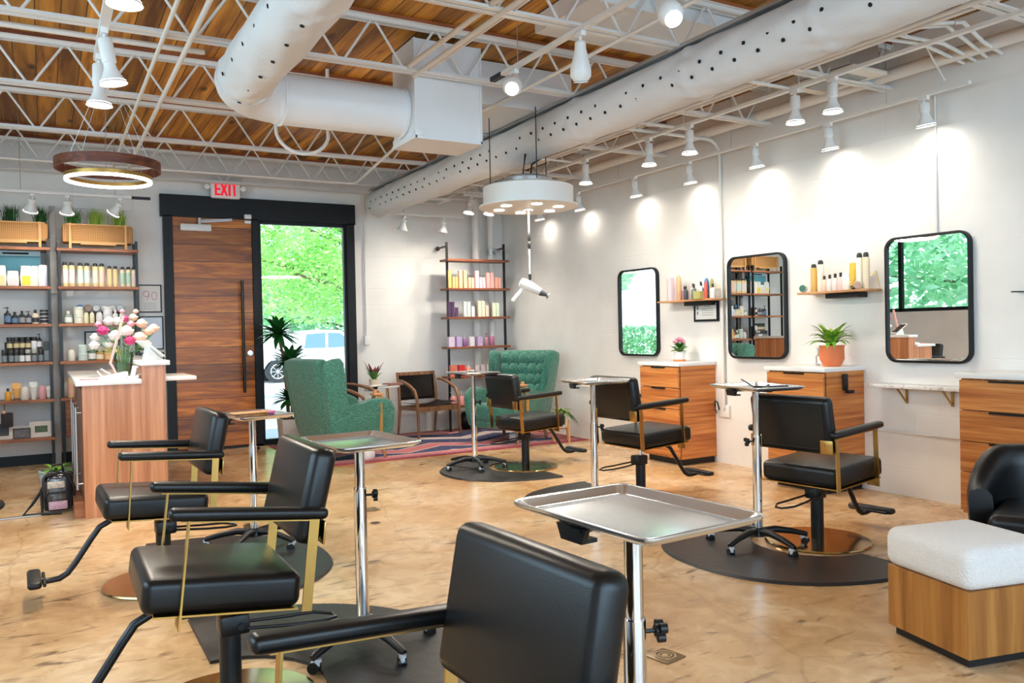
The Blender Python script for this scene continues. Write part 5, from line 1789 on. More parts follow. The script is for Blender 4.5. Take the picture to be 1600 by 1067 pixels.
for i, (k, x, h_, w, c, cn) in enumerate([('box', 4.385, .125, .075, (0.72, 0.62, 0.76), 'pale lilac carton'), ('box', 4.49, .125, .07, (0.52, 0.4, 0.72), 'lilac carton'), ('pump', 4.578, .15, .05, (0.3, 0.12, 0.32), 'purple pump bottle'),
                                          ('box', 4.67, .12, .07, (0.74, 0.66, 0.72), 'grey pink carton'), ('box', 4.785, .12, .07, (0.5, 0.38, 0.6), 'violet carton'), ('pump', 4.885, .16, .055, (0.42, 0.18, 0.26), 'plum pump bottle'), ('pump', 4.965, .18, .065, (0.4, 0.14, 0.26), 'plum bottle with white pump')]):
    prod(k, (x, yy, z), h_, w, c, '%s, %s from left on the third product shelf of the ladder' % (cn, ORD[i]), 'bottle' if k == 'pump' else 'carton', capcol=(0.8, 0.75, 0.75) if i in (2, 6) else (0.2, 0.1, 0.15))
z = LZ[4] + 0.013
for i, (k, x, h_, w, c, cn) in enumerate([('box', 4.40, .14, .085, (0.8, 0.2, 0.12), 'orange red carton'), ('box', 4.52, .14, .08, (0.75, 0.03, 0.03), 'bright red carton'), ('pump', 4.62, .165, .07, (0.78, 0.25, 0.18), 'coral pump bottle'), ('box', 4.74, .13, .05, (0.78, 0.66, 0.66), 'pale pink carton'),
                                          ('box', 4.82, .13, .05, (0.76, 0.64, 0.68), 'pale mauve carton'), ('box', 4.9, .13, .05, (0.72, 0.6, 0.62), 'dusty pink carton')]):
    prod(k, (x, yy, z), h_, w, c, '%s, %s from left on the fourth product shelf of the ladder' % (cn, ORD[i]), 'bottle' if k == 'pump' else 'carton', capcol=(0.85, 0.8, 0.78))
z = LZ[5] + 0.013
for i, x in enumerate([4.4, 4.52, 4.63]):
    prod('pump', (x, yy, z), .17, .08, (0.85, 0.35, 0.36), 'pink bottle with white pump, %s from left on the lowest ladder shelf' % ORD[i], 'bottle', capcol=(0.85, 0.82, 0.82))
tag(MB(TM(4.62, 9.3, 0.13)).ball((0, 0, 0), 0.09, s=(1, 1, 1.3)).tube([(0.05, 0, -0.1), (0.1, -0.05, -0.12), (0.02, -0.1, -0.125)], 0.008).build('bag', BLACKPL), 'dark bag on the floor under the ladder shelf', 'bag')


# ------------------------------------------------------------------ ledges on the right wall
def ledge(label, y0, y1, z, by0, by1):
    t = thing('wall_ledge', label, 'shelf', (5.37, (y0 + y1) / 2, z))
    MB().box((-0.1, 0, 0), (0.18, y1 - y0, 0.016), bev=0.002, seg=1).build('board', SHELFY, t, smooth=False)
    yc = (by0 + by1) / 2 - (y0 + y1) / 2
    MB().box((-0.06, yc, -0.028), (0.11, by1 - by0, 0.038)).build('bracket', BLACKMET, t, smooth=False)
    f = MB()
    ye = -(y1 - y0) / 2
    f.bar((-0.185, ye + 0.16, 0.004), (-0.02, ye + 0.04, 0.14), 0.006)
    f.bar((-0.02, ye + 0.04, 0.14), (-0.004, ye + 0.02, 0.0), 0.006)
    f.build('end_rail', BRASS, t, smooth=False)
    return t


ledge('wooden product ledge above the framed certificate, left of two', 5.45, 6.20, 1.497, 5.59, 5.90)
ledge('wooden product ledge above the terracotta plant, right of two', 3.87, 4.50, 1.495, 4.0, 4.29)
z = 1.506
xx = 5.25
for i, (k, y, h_, w, c, nm) in enumerate([('box', 6.05, .22, .05, (0.82, 0.52, 0.48), 'rose tall carton'), ('box', 5.985, .22, .05, (0.82, 0.66, 0.72), 'pale pink tall carton'), ('box', 5.93, .2, .045, (0.78, 0.76, 0.84), 'pale blue tall carton'),
                                          ('dome', 5.87, .24, .052, (0.66, 0.42, 0.22), 'tall gold can'), ('bottle', 5.835, .13, .05, (0.55, 0.25, 0.4), 'mauve bottle'), ('bottle', 5.77, .13, .045, (0.05, 0.06, 0.07), 'black dropper bottle'),
                                          ('bottle', 5.71, .15, .055, (0.7, 0.7, 0.68), 'white bottle with thick black cap'), ('bottle', 5.655, .14, .05, (0.12, 0.15, 0.13), 'smoky green bottle'), ('bottle', 5.60, .15, .05, (0.16, 0.2, 0.2), 'grey glass dropper bottle'),
                                          ('bottle', 5.56, .16, .04, (0.68, 0.7, 0.72), 'slim silver bottle'), ('dome', 5.525, .19, .05, (0.05, 0.2, 0.42), 'blue can'), ('dome', 5.49, .16, .032, (0.7, 0.1, 0.08), 'red can'), ('dome', 5.455, .185, .035, (0.35, 0.35, 0.12), 'olive tapered can'), ('bottle', 5.40, .13, .05, (0.75, 0.7, 0.66), 'pale bottle at the right end')]):
    prod(k, (xx - (0.02 if i % 2 else -0.02), 5.47 + (y - 5.38) * 0.96, z), h_, w, c, nm + ' on the left wall ledge', 'bottle' if k != 'box' else 'carton', rz=PI / 2)
prod('box', (5.2, 5.63, z), .07, .09, (0.42, 0.4, 0.14), 'small olive carton at the front of the left wall ledge', 'carton', rz=PI / 2)
z = 1.504
for i, (k, y, h_, w, c, nm) in enumerate([('spray', 4.40, .22, .05, (0.72, 0.45, 0.12), 'yellow and cream spray can, left end'), ('spray', 4.335, .245, .052, (0.8, 0.76, 0.64), 'tall cream spray can, second'), ('bottle', 4.285, .12, .045, (0.8, 0.62, 0.5), 'peach bottle'), ('bottle', 4.235, .125, .05, (0.78, 0.74, 0.7), 'pale bottle with black cap, left of three'),
                                          ('bottle', 4.185, .13, .05, (0.76, 0.7, 0.68), 'pale bottle with black cap, middle of three'), ('bottle', 4.135, .135, .05, (0.78, 0.6, 0.55), 'rosy bottle with black cap, right of three'), ('pouch', 4.085, .13, .07, (0.84, 0.82, 0.78), 'white pouch'),
                                          ('tube', 4.03, .2, .05, (0.85, 0.5, 0.05), 'orange squeeze tube'), ('spray', 3.985, .27, .05, (0.8, 0.78, 0.7), 'tall cream spray can, left of the right pair'), ('spray', 3.93, .27, .05, (0.78, 0.66, 0.46), 'tall cream spray can, right of the right pair')]):
    prod(k, (5.26 if k == 'spray' else 5.24, y, z), h_, w, c, nm + ' on the right wall ledge', 'bottle' if k != 'spray' else 'spray can', rz=PI / 2)
for y, c, w in [(4.455, (0.12, 0.35, 0.26), 'green lid facing out at the left front'), (3.955, (0.72, 0.52, 0.42), 'tan lid facing out at the right front')]:
    t = thing('jar', 'small jar with %s of the right wall ledge' % w, 'jar', (5.2, y, z + 0.032), 0)
    MB(RZ(0.5) @ RY(PI / 2)).lathe([(0.028, -0.02), (0.032, 0.0), (0.032, 0.02)], n=18).build('jar_body', mat('jar_cream', (0.8, 0.74, 0.62), 0.5), t)
    MB(RZ(0.5) @ RY(PI / 2)).lathe([(0.003, -0.022), (0.026, -0.022)], n=18).build('lid', mat('jlid%d' % int(y * 100), c, 0.5), t)
# certificate under the left ledge
t = thing('certificate', 'small black framed certificate hanging under the left wall ledge', 'certificate', (5.36, 5.715, 1.395))
f = MB()
for s in (-1, 1):
    f.box((0, s * 0.15, 0), (0.02, 0.02, 0.19))
    f.box((0, 0, s * 0.085), (0.02, 0.28, 0.02))
f.build('frame', FRAMEB, t, smooth=False)
MB().box((0.0, 0, 0), (0.008, 0.29, 0.16)).build('sheet', PAPER, t, smooth=False)
f = MB()
for i in range(5):
    f.box((-0.006, -0.02, 0.045 - i * 0.02), (0.002, 0.15 if i else 0.08, 0.004))
f.box((-0.006, 0.11, 0.035), (0.002, 0.02, 0.035))
f.box((-0.006, 0.11, -0.015), (0.002, 0.016, 0.03))
f.build('text_lines', INK, t, smooth=False)

# ================================================================== RECEPTION COUNTER
rc = thing('reception_counter', 'cherry-veneer reception counter with white stone tops at two heights', 'counter', (0.22, 6.42, 0))
LC = 2.2
MB().prism([(0.0, 0.0), (0.54, 0.0), (0.54, 1.055), (0.385, 1.055), (0.385, 0.93), (0.0, 0.93)], 0.03, TM(0, 0.015, 0)).build('end_panel', CABZ, rc, smooth=False)
MB().box((0.465, LC / 2 + 0.03, 0.53), (0.13, LC, 1.05)).build('front_panel', CABZ, rc, smooth=False)
MB().box((0.21, LC / 2 + 0.03, 0.5), (0.38, LC, 0.86)).build('body', mat('dark_cabinet_inside', (0.12, 0.05, 0.025), 0.6), rc, smooth=False)
MB().box((0.17, LC / 2, 0.946), (0.42, LC + 0.06, 0.033), bev=0.003).build('work_top', QUARTZ, rc)
MB().box((0.47, LC / 2, 1.073), (0.20, LC + 0.06, 0.034), bev=0.003).build('bar_top', QUARTZ, rc)
MB().box((0.62, 0.85, 0.93), (0.42, 0.7, 0.03), bev=0.003).box((0.555, 0.8, 0.98), (0.06, 0.3, 0.06)).build('side_ledge', QUARTZ, rc)
for i in range(3):
    yd = 0.26 + i * 0.5
    dr = MB().box((0.005, yd, 0.5), (0.02, 0.47, 0.8), bev=0.002).build('door', mat('counter_door', (0.16, 0.06, 0.03), 0.5), rc, smooth=False)
    MB().cyl((-0.04, yd - 0.19, 0.2), (-0.04, yd - 0.19, 0.78), 0.008).cyl((-0.04, yd - 0.19, 0.24), (0.0, yd - 0.19, 0.24), 0.006).cyl((-0.04, yd - 0.19, 0.74), (0.0, yd - 0.19, 0.74), 0.006).build('bar_handle', GREYMET, dr)
MB().box((-0.02, 0.35, 0.06), (0.09, 0.6, 0.12)).build('plinth', SHELFW, rc, smooth=False)
# things on the counter
va = thing('flower_vase', 'bouquet of pink, white and peach roses in a clear glass vase on the counter', 'flowers', (0.53, 6.98, 0.963))
MB().lathe([(0.05, 0.0), (0.06, 0.006), (0.065, 0.08), (0.07, 0.2)], n=28, cap=False).lathe([(0.001, 0.003), (0.05, 0.003)], n=28, cap=False).build('vase', VASEG, va)
MB().lathe([(0.002, 0.008), (0.052, 0.008), (0.06, 0.1), (0.002, 0.1)], n=24).build('water', mat('stem_water', (0.45, 0.55, 0.45), 0.1, alpha=0.25), va)
st = MB()
rnd = random.Random(3)
heads = [(-0.19, 0.0, 0.30, 0.045, 0), (-0.14, -0.04, 0.35, 0.05, 2), (-0.2, -0.02, 0.24, 0.045, 0), (-0.17, 0.0, 0.40, 0.03, 1), (-0.06, -0.07, 0.31, 0.055, 0), (-0.03, 0, 0.42, 0.045, 0), (0.01, -0.07, 0.44, 0.035, 2), (0.02, -0.08, 0.34, 0.06, 0),
         (0.04, -0.1, 0.27, 0.05, 2), (0.11, -0.09, 0.29, 0.06, 3), (0.05, -0.06, 0.40, 0.035, 1), (0.13, -0.03, 0.40, 0.05, 3), (0.18, -0.02, 0.34, 0.05, 3), (0.22, 0.0, 0.36, 0.05, 3), (0.16, -0.05, 0.24, 0.045, 3), (0.08, 0.04, 0.45, 0.04, 3), (-0.09, 0.05, 0.42, 0.05, 0), (-0.1, 0.0, 0.25, 0.05, 0), (0.0, 0.02, 0.5, 0.022, 1), (0.1, 0.05, 0.5, 0.025, 3)]
PET = [mat('white_petal', (0.85, 0.78, 0.72), 0.7), mat('pink_petal', (0.75, 0.3, 0.42), 0.7), mat('magenta_petal', (0.5, 0.03, 0.15), 0.7), mat('peach_petal', (0.85, 0.58, 0.45), 0.7)]


def rose(c, r, m, parent):
    o = MB()
    for k, (n, rr, op) in enumerate([(5, 1.0, 1.05), (5, 0.72, 0.6), (4, 0.42, 0.3)]):
        for i in range(n):
            a = 2 * PI * i / n + k * 0.6
            o.ball((0, 0, 0), r * 0.62, TM(*c) @ RZ(a) @ TM(r * rr * 0.45, 0, -r * 0.1 + k * r * 0.16) @ RY(op - 0.3), s=(0.35, 1.0, 1.0), n=10)
    return o.build('rose', m, parent, angle=80)


for x, y, z_, r, k in heads:
    rose((x, y, z_), r, PET[k], va)
    st.tube([(x * 0.15, y * 0.15, 0.02), (x * 0.35, y * 0.3, 0.18), (x, y, z_ - r * 0.6)], 0.003, n=5)
    for q in range(2):
        a = rnd.uniform(0, 6)
        p = Vector((x * 0.8, y * 0.8, z_ * 0.82))
        e = p + Vector((math.cos(a) * 0.06, math.sin(a) * 0.06, rnd.uniform(-0.03, 0.04)))
        s = Vector((-math.sin(a), math.cos(a), 0)) * 0.018
        st.quad([p, (p + e) / 2 + s, e, (p + e) / 2 - s])
st.build('stems', mat('stem_green', (0.1, 0.28, 0.06), 0.5, var=0.3), va, smooth=False)
# desk lamp in rose pink
dl = thing('desk_lamp', 'slim pink folding desk lamp standing on the counter in front of the flowers', 'desk lamp', (0.47, 6.75, 0.963))
MB().lathe([(0.005, 0), (0.06, 0), (0.06, 0.015), (0.005, 0.018)], n=24).build('base', mat('rose_pink', (0.8, 0.45, 0.4), 0.35), dl)
MB().bar((0, 0, 0.015), (-0.05, 0, 0.12), 0.02, 0.014).bar((-0.05, 0, 0.10), (0.05, 0.02, 0.46), 0.025, 0.012).build('arm', bpy.data.materials['rose_pink'], dl, smooth=False)
# tablet on a white stand, box, cables, pen
tb = thing('tablet', 'white tablet on a slanted stand at the end of the counter top', 'tablet', (0.70, 6.6, 1.09), math.radians(25))
tb.scale = (0.8, 0.8, 0.8)
MB().prism([(-0.09, 0.0), (0.07, 0.0), (-0.06, 0.13)], 0.08, bev=0.008).build('stand', WHITEPL, tb)
MB(TM(-0.03, 0, 0.095) @ RY(math.radians(38))).box((0, 0, 0.012), (0.24, 0.18, 0.01), bev=0.004).build('screen_case', WHITEPL, tb)
MB(TM(-0.03, 0, 0.095) @ RY(math.radians(38))).box((0, 0, 0.018), (0.21, 0.155, 0.003)).build('screen', BLACKPL, tb, smooth=False)
tb = thing('card_reader', 'white wedge-shaped card reader lying on the low counter top', 'card reader', (0.42, 6.58, 0.963), 0.2)
MB().prism([(-0.1, 0), (0.1, 0), (0.1, 0.05), (-0.1, 0.012)], 0.09, bev=0.005).build('reader_body', WHITEPL, tb)
MB().tube([(-0.06, 0.02, 0.02), (-0.09, 0.03, 0.06), (-0.06, 0.03, 0.075), (-0.03, 0.02, 0.05), (-0.01, 0.0, 0.04)], 0.005).build('cable', WHITEPL, tb)
tb = thing('charging_stand', 'small clear and white charging stand between the card reader and the tablet', 'stand', (0.555, 6.55, 0.963), 0.0)
MB().box((0, 0, 0.01), (0.08, 0.08, 0.02), bev=0.006).bar((0, 0, 0.01), (0.02, 0.02, 0.09), 0.04, 0.01).tube([(0.02, 0, 0.02), (0.06, -0.02, 0.03), (0.04, -0.03, 0.08), (0.0, 0, 0.09)], 0.004).build('stand_body', CLEARPL, tb)
tag(MB(TM(0.27, 6.52, 0.966) @ RZ(0.05)).cyl((-0.06, 0, 0.004), (0.06, 0, 0.004), 0.004).build('pen', mat('red_pen', (0.75, 0.12, 0.15), 0.3)), 'red pen lying on the low counter top', 'pen')
# potted plant & backpack left of the counter
pt = thing('potted_plant', 'bromeliad-like plant in a grey wrapped pot beside the counter', 'plant', (0.06, 7.45, 0))
MB().lathe([(0.005, 0.0), (0.09, 0.0), (0.105, 0.08), (0.125, 0.22), (0.118, 0.225), (0.11, 0.19), (0.005, 0.18)], n=26).build('pot', mat('grey_marbled_pot', (0.42, 0.45, 0.5), 0.55, var=0.4, vscale=14), pt)


def arc_leaves(n, L_, w, up, seed, z0=0.2, spread=(0.5, 1.0), droop=1.0, r0=0.01):
    rnd = random.Random(seed)
    b = bmesh.new()
    for i in range(n):
        a = 2 * PI * i / n + rnd.uniform(-0.3, 0.3)
        l = L_ * rnd.uniform(0.7, 1.05)
        el = rnd.uniform(*spread)
        d = Vector((math.cos(a), math.sin(a), 0))
        s = Vector((-math.sin(a), math.cos(a), 0))
        prev = None
        K = 6
        for k in range(K + 1):
            f = k / K
            r = l * f * math.cos(el * 0.9 * (1 - f * 0.2))
            z_ = z0 + l * up * (f * math.sin(el) - droop * 0.55 * f * f)
            ww = w * (math.sin(PI * min(0.98, 0.12 + f * 0.86))) ** 0.8
            c = d * (r0 + r) + Vector((0, 0, z_))
            cur = (b.verts.new(c - s * ww + Vector((0, 0, ww * 0.3))), b.verts.new(c), b.verts.new(c + s * ww + Vector((0, 0, ww * 0.3))))
            if prev:
                b.faces.new((prev[0], prev[1], cur[1], cur[0]))
                b.faces.new((prev[1], prev[2], cur[2], cur[1]))
            prev = cur
    m = MB()
    m.bm.free()
    m.bm = b
    return m


arc_leaves(16, 0.2, 0.018, 0.8, 5, 0.2, (0.5, 1.2)).build('leaves', mat('lime_leaf', (0.2, 0.42, 0.04), 0.4, var=0.5, vscale=30), pt, angle=80)
bp_ = thing('backpack', 'clear black-trimmed backpack with pink contents on the floor beside the counter', 'backpack', (0.06, 6.82, 0))
MB().box((0, 0, 0.15), (0.2, 0.11, 0.28), bev=0.05, seg=4).build('bag_body', mat('smoky_vinyl', (0.03, 0.03, 0.035), 0.12, spec=0.9, bump=0.4, bscale=20, var=0.5), bp_)
h = MB()
h.tube([(-0.1, -0.06, 0.02), (-0.105, -0.06, 0.18), (-0.07, -0.055, 0.27), (0, -0.05, 0.3), (0.07, -0.055, 0.27), (0.105, -0.06, 0.18), (0.1, -0.06, 0.02)], 0.009)
h.tube([(-0.08, -0.068, 0.03), (-0.085, -0.068, 0.12), (-0.06, -0.066, 0.15), (0.06, -0.066, 0.15), (0.085, -0.068, 0.12), (0.08, -0.068, 0.03)], 0.006)
h.tube([(-0.04, 0.04, 0.28), (-0.03, 0.04, 0.34), (0.03, 0.04, 0.34), (0.04, 0.04, 0.28)], 0.008)
h.tube([(-0.08, 0.02, 0.2), (-0.16, -0.02, 0.08), (-0.22, -0.05, 0.012), (-0.1, -0.08, 0.01), (0.02, -0.09, 0.01)], 0.01)
h.build('straps', BLACKPL, bp_)
MB().box((0.0, -0.062, 0.06), (0.12, 0.012, 0.06), bev=0.005).build('pink_pocket_item', mat('pink_pattern', (0.75, 0.35, 0.42), 0.5, var=0.8, vscale=90), bp_)
MB().box((-0.01, -0.062, 0.21), (0.11, 0.012, 0.05), bev=0.005).build('tan_pocket_item', mat('tan_pattern', (0.6, 0.5, 0.42), 0.5, var=0.8, vscale=60), bp_)

# ================================================================== LOUNGE CORNER
rug = MB(TM(0, 0, 0)).box((0, 0, 0.005), (3.12, 1.85, 0.01)).build('area_rug', RUG, smooth=False)
rug.location = (3.74, 8.50, 0.001)
tag(rug, 'navy, pink and cream zigzag area rug in the lounge corner', 'rug')
RGZ = 0.012


def wing_chair(label, loc, rz):
    t = thing('wing_chair', label, 'armchair', loc, rz, 'green wingback armchairs')
    prof_ = [(0.40, 0.2), (0.43, 0.34), (0.42, 0.50), (0.37, 0.57), (0.28, 0.61), (0.14, 0.60), (0.0, 0.565), (-0.12, 0.52), (-0.17, 0.54), (-0.21, 0.62), (-0.22, 0.72), (-0.21, 0.85), (-0.22, 0.97), (-0.26, 1.015), (-0.33, 1.01), (-0.42, 0.985),
             (-0.44, 0.9), (-0.39, 0.6), (-0.34, 0.3), (-0.31, 0.17), (0.0, 0.165), (0.36, 0.17)]
    for s in (-1, 1):
        MB().prism(prof_, 0.10, TM(0, s * 0.345, 0) @ RX(math.radians(-3 * s)), bev=0.035, seg=3).build('side_panel', GREEN, t, angle=75)
    b = MB(TM(-0.27, 0, 0.2) @ RY(math.radians(-10)))
    b.box((0, 0, 0.40), (0.13, 0.70, 0.84), bev=0.055, seg=4)
    b.build('back', GREEN, t, angle=80)
    bt = MB(TM(-0.27, 0, 0.2) @ RY(math.radians(-10)))
    for iz, z_ in enumerate((0.42, 0.54, 0.66)):
        for y in (-0.2, -0.07, 0.07, 0.2):
            bt.ball((0.078, y + (0.06 if iz % 2 else 0), z_), 0.014, s=(0.5, 1, 1), n=10)
    bt.build('tufting_buttons', mat('button_green', (0.02, 0.12, 0.09), 0.8), t)
    pf = MB(TM(-0.27, 0, 0.2) @ RY(math.radians(-10)))
    for iz, z_ in enumerate((0.36, 0.48, 0.60, 0.72)):
        for y in (-0.255, -0.13, 0, 0.13, 0.255):
            pf.ball((0.062, y, z_), 0.075, s=(0.42, 1, 0.9), n=12)
    pf.build('tufted_pad', GREEN, t, angle=80)
    MB().box((0.08, 0, 0.33), (0.60, 0.60, 0.2), bev=0.055, seg=4).build('seat_cushion', GREEN, t, angle=80)
    MB().box((0.02, 0, 0.2), (0.66, 0.64, 0.09), bev=0.02).build('seat_base', GREEN, t)
    for sx, sy in ((1, 1), (1, -1), (-1, 1), (-1, -1)):
        MB().cyl((sx * 0.27, sy * 0.27, 0.17), (sx * 0.31, sy * 0.30, 0.0), 0.026, 0.016, n=14).build('leg', TEAK, t)
    for ch in [o for o in COL.objects if o.parent == t and o.name.split('.')[0] != 'leg']:
        for v in ch.data.vertices:      # the shell narrows towards the feet
            k = 0.80 + 0.2 * min(1.0, max(0, v.co.z - 0.15) / 0.8)
            v.co.y *= k
            v.co.x *= 0.95
    return t


wing_chair('green tweed wingback armchair seen from behind, in front of the sidelight', (2.58, 7.98, RGZ), RD(12))
wing_chair('green tweed wingback armchair with tufted back, right side of the rug', (4.60, 8.12, RGZ), RD(207))
# straps / caddy over the arms
for lab, loc, rz in [('tan leather strap with small tray over the arm of the left green armchair', (2.58, 7.98, 0), RD(12)), ('pale tan strap caddy over the arm of the right green armchair', (4.60, 8.12, 0), RD(207))]:
    sgn = -1 if loc[0] < 3 else 1
    t = thing('arm_caddy', lab, 'arm caddy', loc, rz)
    yc = sgn * 0.305
    MB().tube([(0.22, yc + sgn * 0.066, 0.24), (0.22, yc + sgn * 0.068, 0.5), (0.22, yc + sgn * 0.062, 0.625), (0.22, yc, 0.637), (0.22, yc - sgn * 0.062, 0.625), (0.22, yc - sgn * 0.068, 0.5)], 0.02, flat=(0.045, 0.006), n=4).build('strap', mat('tan_strap', (0.62, 0.3, 0.08), 0.4), t)
    MB().box((0.22, yc, 0.65), (0.11, 0.09, 0.02), bev=0.006).cyl((0.2, yc, 0.66), (0.2, yc, 0.69), 0.02).build('small_tray', PINEW, t)


def safari_chair(label, loc, rz):
    t = thing('wooden_armchair', label, 'armchair', loc, rz, 'teak and leather armchairs')
    for s in (-1, 1):
        y = s * 0.29
        MB().tube([(0.26, y, 0.0), (0.25, y, 0.3), (0.235, y, 0.46), (0.18, y * 1.0, 0.56), (0.05, y, 0.62), (-0.12, y * 0.97, 0.66), (-0.2, y * 0.93, 0.665)], [0.015, 0.018, 0.019, 0.02, 0.019, 0.016, 0.014]).build('front_leg_and_arm', TEAK, t)
        MB().tube([(-0.27, y * 0.9, 0.0), (-0.22, y * 0.9, 0.3), (-0.23, y * 0.9, 0.55), (-0.27, y * 0.9, 0.76)], [0.014, 0.019, 0.018, 0.014]).build('rear_leg', TEAK, t)
        MB().bar((-0.22, y * 0.9, 0.33), (0.24, y, 0.35), 0.022, 0.045).build('side_rail', TEAK, t, smooth=False)
    MB().bar((0.22, -0.28, 0.335), (0.22, 0.28, 0.335), 0.022, 0.06).build('front_rail', TEAK, t, smooth=False)
    MB().bar((-0.2, -0.26, 0.33), (-0.2, 0.26, 0.33), 0.02, 0.05).build('rear_rail', TEAK, t, smooth=False)
    MB().bar((-0.265, -0.26, 0.74), (-0.265, 0.26, 0.74), 0.018, 0.04).build('top_rail', TEAK, t, smooth=False)
    # slung leather seat and back
    b = bmesh.new()
    m = MB()
    m.bm.free()
    m.bm = b
    for (fa) in (0, 1):
        rows = []
        for i in range(9):
            u = i / 8
            row = []
            for k in range(13):
                v = k / 12
                y = -0.265 + 0.53 * v
                sag = math.sin(PI * v)
                rip = 0.004 * math.sin(14 * v + 9 * u)
                if fa == 0:
                    x = -0.2 + 0.44 * u
                    p = (x, y, 0.40 - 0.035 * sag + 0.01 * u + rip)
                else:
                    z_ = 0.42 + 0.33 * u
                    p = (-0.225 - 0.05 * u - 0.03 * sag + rip * 1.5, y, z_)
                row.append(b.verts.new(p))
            rows.append(row)
        for r_, q_ in zip(rows, rows[1:]):
            for k in range(12):
                b.faces.new((r_[k], r_[k + 1], q_[k + 1], q_[k]))
    geo = b.faces[:]
    bmesh.ops.solidify(b, geom=geo, thickness=0.022)
    m.build('leather_sling', LEATHER_BR, t, angle=80)
    return t


safari_chair('teak armchair with dark slung leather, standing by the ladder shelf', (4.02, 9.12, RGZ), RD(-82))
safari_chair('teak armchair with dark leather, mostly hidden behind the left green armchair', (3.02, 8.85, RGZ), RD(-38))
# side table with orchid pot, magazines, cloth
sd = thing('side_table', 'small white side table with cloth between the two teak armchairs', 'side table', (3.48, 9.2, RGZ))
MB().lathe([(0.005, 0.60), (0.2, 0.60), (0.205, 0.61), (0.2, 0.622), (0.005, 0.622)], n=36).build('table_top', WHITEMET, sd)
for k in range(3):
    a = k * 2 * PI / 3 + 0.6
    MB().cyl((0.1 * math.cos(a), 0.1 * math.sin(a), 0.6), (0.18 * math.cos(a), 0.18 * math.sin(a), 0.0), 0.009).build('leg', BRASS, sd)
m = MB(TM(3.40, 9.12, 0.636))
m.prism([(-0.14, 0.0), (0.12, 0.0), (0.12, 0.012), (-0.1, 0.014), (-0.15, -0.05), (-0.155, -0.055)], 0.16, bev=0.003)
tag(m.build('cloth', mat('white_cloth', (0.8, 0.78, 0.76), 0.9)), 'white cloth draped over the front of the small side table', 'cloth')
tag(MB(TM(3.57, 9.12, 0.636) @ RZ(0.3)).box((0, 0, 0.01), (0.2, 0.15, 0.018)).box((0.01, 0, 0.024), (0.19, 0.14, 0.01)).build('magazine', mat('magazine_cover', (0.3, 0.16, 0.14), 0.4), smooth=False), 'stack of magazines on the small side table', 'magazines')
op = thing('potted_plant', 'small plant with dark red and green leaves on the side table', 'plant', (3.38, 9.22, 0.634))
MB().lathe([(0.005, 0), (0.05, 0), (0.06, 0.08), (0.055, 0.08), (0.05, 0.06), (0.005, 0.06)], n=20).build('pot', mat('cream_pot', (0.75, 0.62, 0.48), 0.6), op)
arc_leaves(9, 0.17, 0.024, 1.3, 11, 0.06, (0.9, 1.4), 0.4).build('leaves', LEAF, op, angle=80)
arc_leaves(5, 0.19, 0.018, 1.4, 12, 0.08, (0.9, 1.3), 0.2).build('red_leaves', mat('dark_red_leaf', (0.2, 0.02, 0.04), 0.4), op, angle=80)
# tall dracaena by the sidelight
dr_ = thing('dracaena', 'tall dracaena with three leafy heads in a pale concrete planter by the sidelight', 'plant', (2.34, 9.0, 0))
MB().prism([(-0.11, 0), (0.11, 0), (0.135, 0.34), (-0.135, 0.34)], 0.25, bev=0.01).build('planter', CONCR, dr_)
MB().box((0, 0, 0.335), (0.22, 0.2, 0.02)).build('soil', SOIL, dr_, smooth=False)
MB().tube([(-0.03, 0, 0.3), (-0.05, 0, 0.7), (-0.08, 0.0, 1.05), (-0.13, 0, 1.28)], [0.02, 0.018, 0.016, 0.014]).build('trunk', BARK, dr_)
MB().tube([(0.05, 0.03, 0.3), (0.03, 0.02, 0.6), (-0.01, 0, 0.95)], [0.016, 0.014, 0.012]).tube([(0.0, 0.0, 0.3), (-0.0, -0.02, 0.55)], 0.012).build('side_trunk', BARK, dr_)
for x, z_, s, seed in ((-0.13, 1.27, 1.0, 1), (0.0, 0.96, 0.95, 2), (-0.01, 0.55, 0.7, 3)):
    m = arc_leaves(60, 0.27 * s, 0.028, 1.0, 20 + seed, 0, (-0.45, 1.5), 0.4)
    m.M = TM(x, 0, z_)
    bmesh.ops.transform(m.bm, matrix=m.M, verts=m.bm.verts[:])
    m.build('leaf_head', LEAFD, dr_, angle=80)
# small plant in wooden stand by right green armchair
ps = thing('potted_plant', 'variegated leafy plant in a white pot on a wooden stand by the right wall', 'plant', (5.0, 7.68, 0))
MB().lathe([(0.005, 0.16), (0.075, 0.16), (0.095, 0.19), (0.1, 0.31), (0.092, 0.31), (0.085, 0.28), (0.005, 0.28)], n=26).build('pot', WHITEPL, ps)
f = MB()
for k in range(4):
    a = k * PI / 2 + 0.3
    f.box((0.115 * math.cos(a), 0.115 * math.sin(a), 0.125), (0.018, 0.018, 0.25))
f.bar((0.115 * math.cos(0.3), 0.115 * math.sin(0.3), 0.15), (-0.115 * math.cos(0.3), -0.115 * math.sin(0.3), 0.15), 0.014, 0.016)
f.bar((0.115 * math.cos(0.3 + PI / 2), 0.115 * math.sin(0.3 + PI / 2), 0.15), (-0.115 * math.cos(0.3 + PI / 2), -0.115 * math.sin(0.3 + PI / 2), 0.15), 0.014, 0.016)
f.build('stand', PINEW, ps, smooth=False)
arc_leaves(26, 0.2, 0.022, 1.2, 31, 0.29, (0.6, 1.4), 1.2).build('leaves', mat('variegated_leaf', (0.3, 0.42, 0.12), 0.45, var=0.8, vscale=40), ps, angle=80)
arc_leaves(14, 0.24, 0.026, 1.1, 32, 0.29, (0.4, 1.0), 1.9).build('drooping_leaves', LEAF, ps, angle=80)
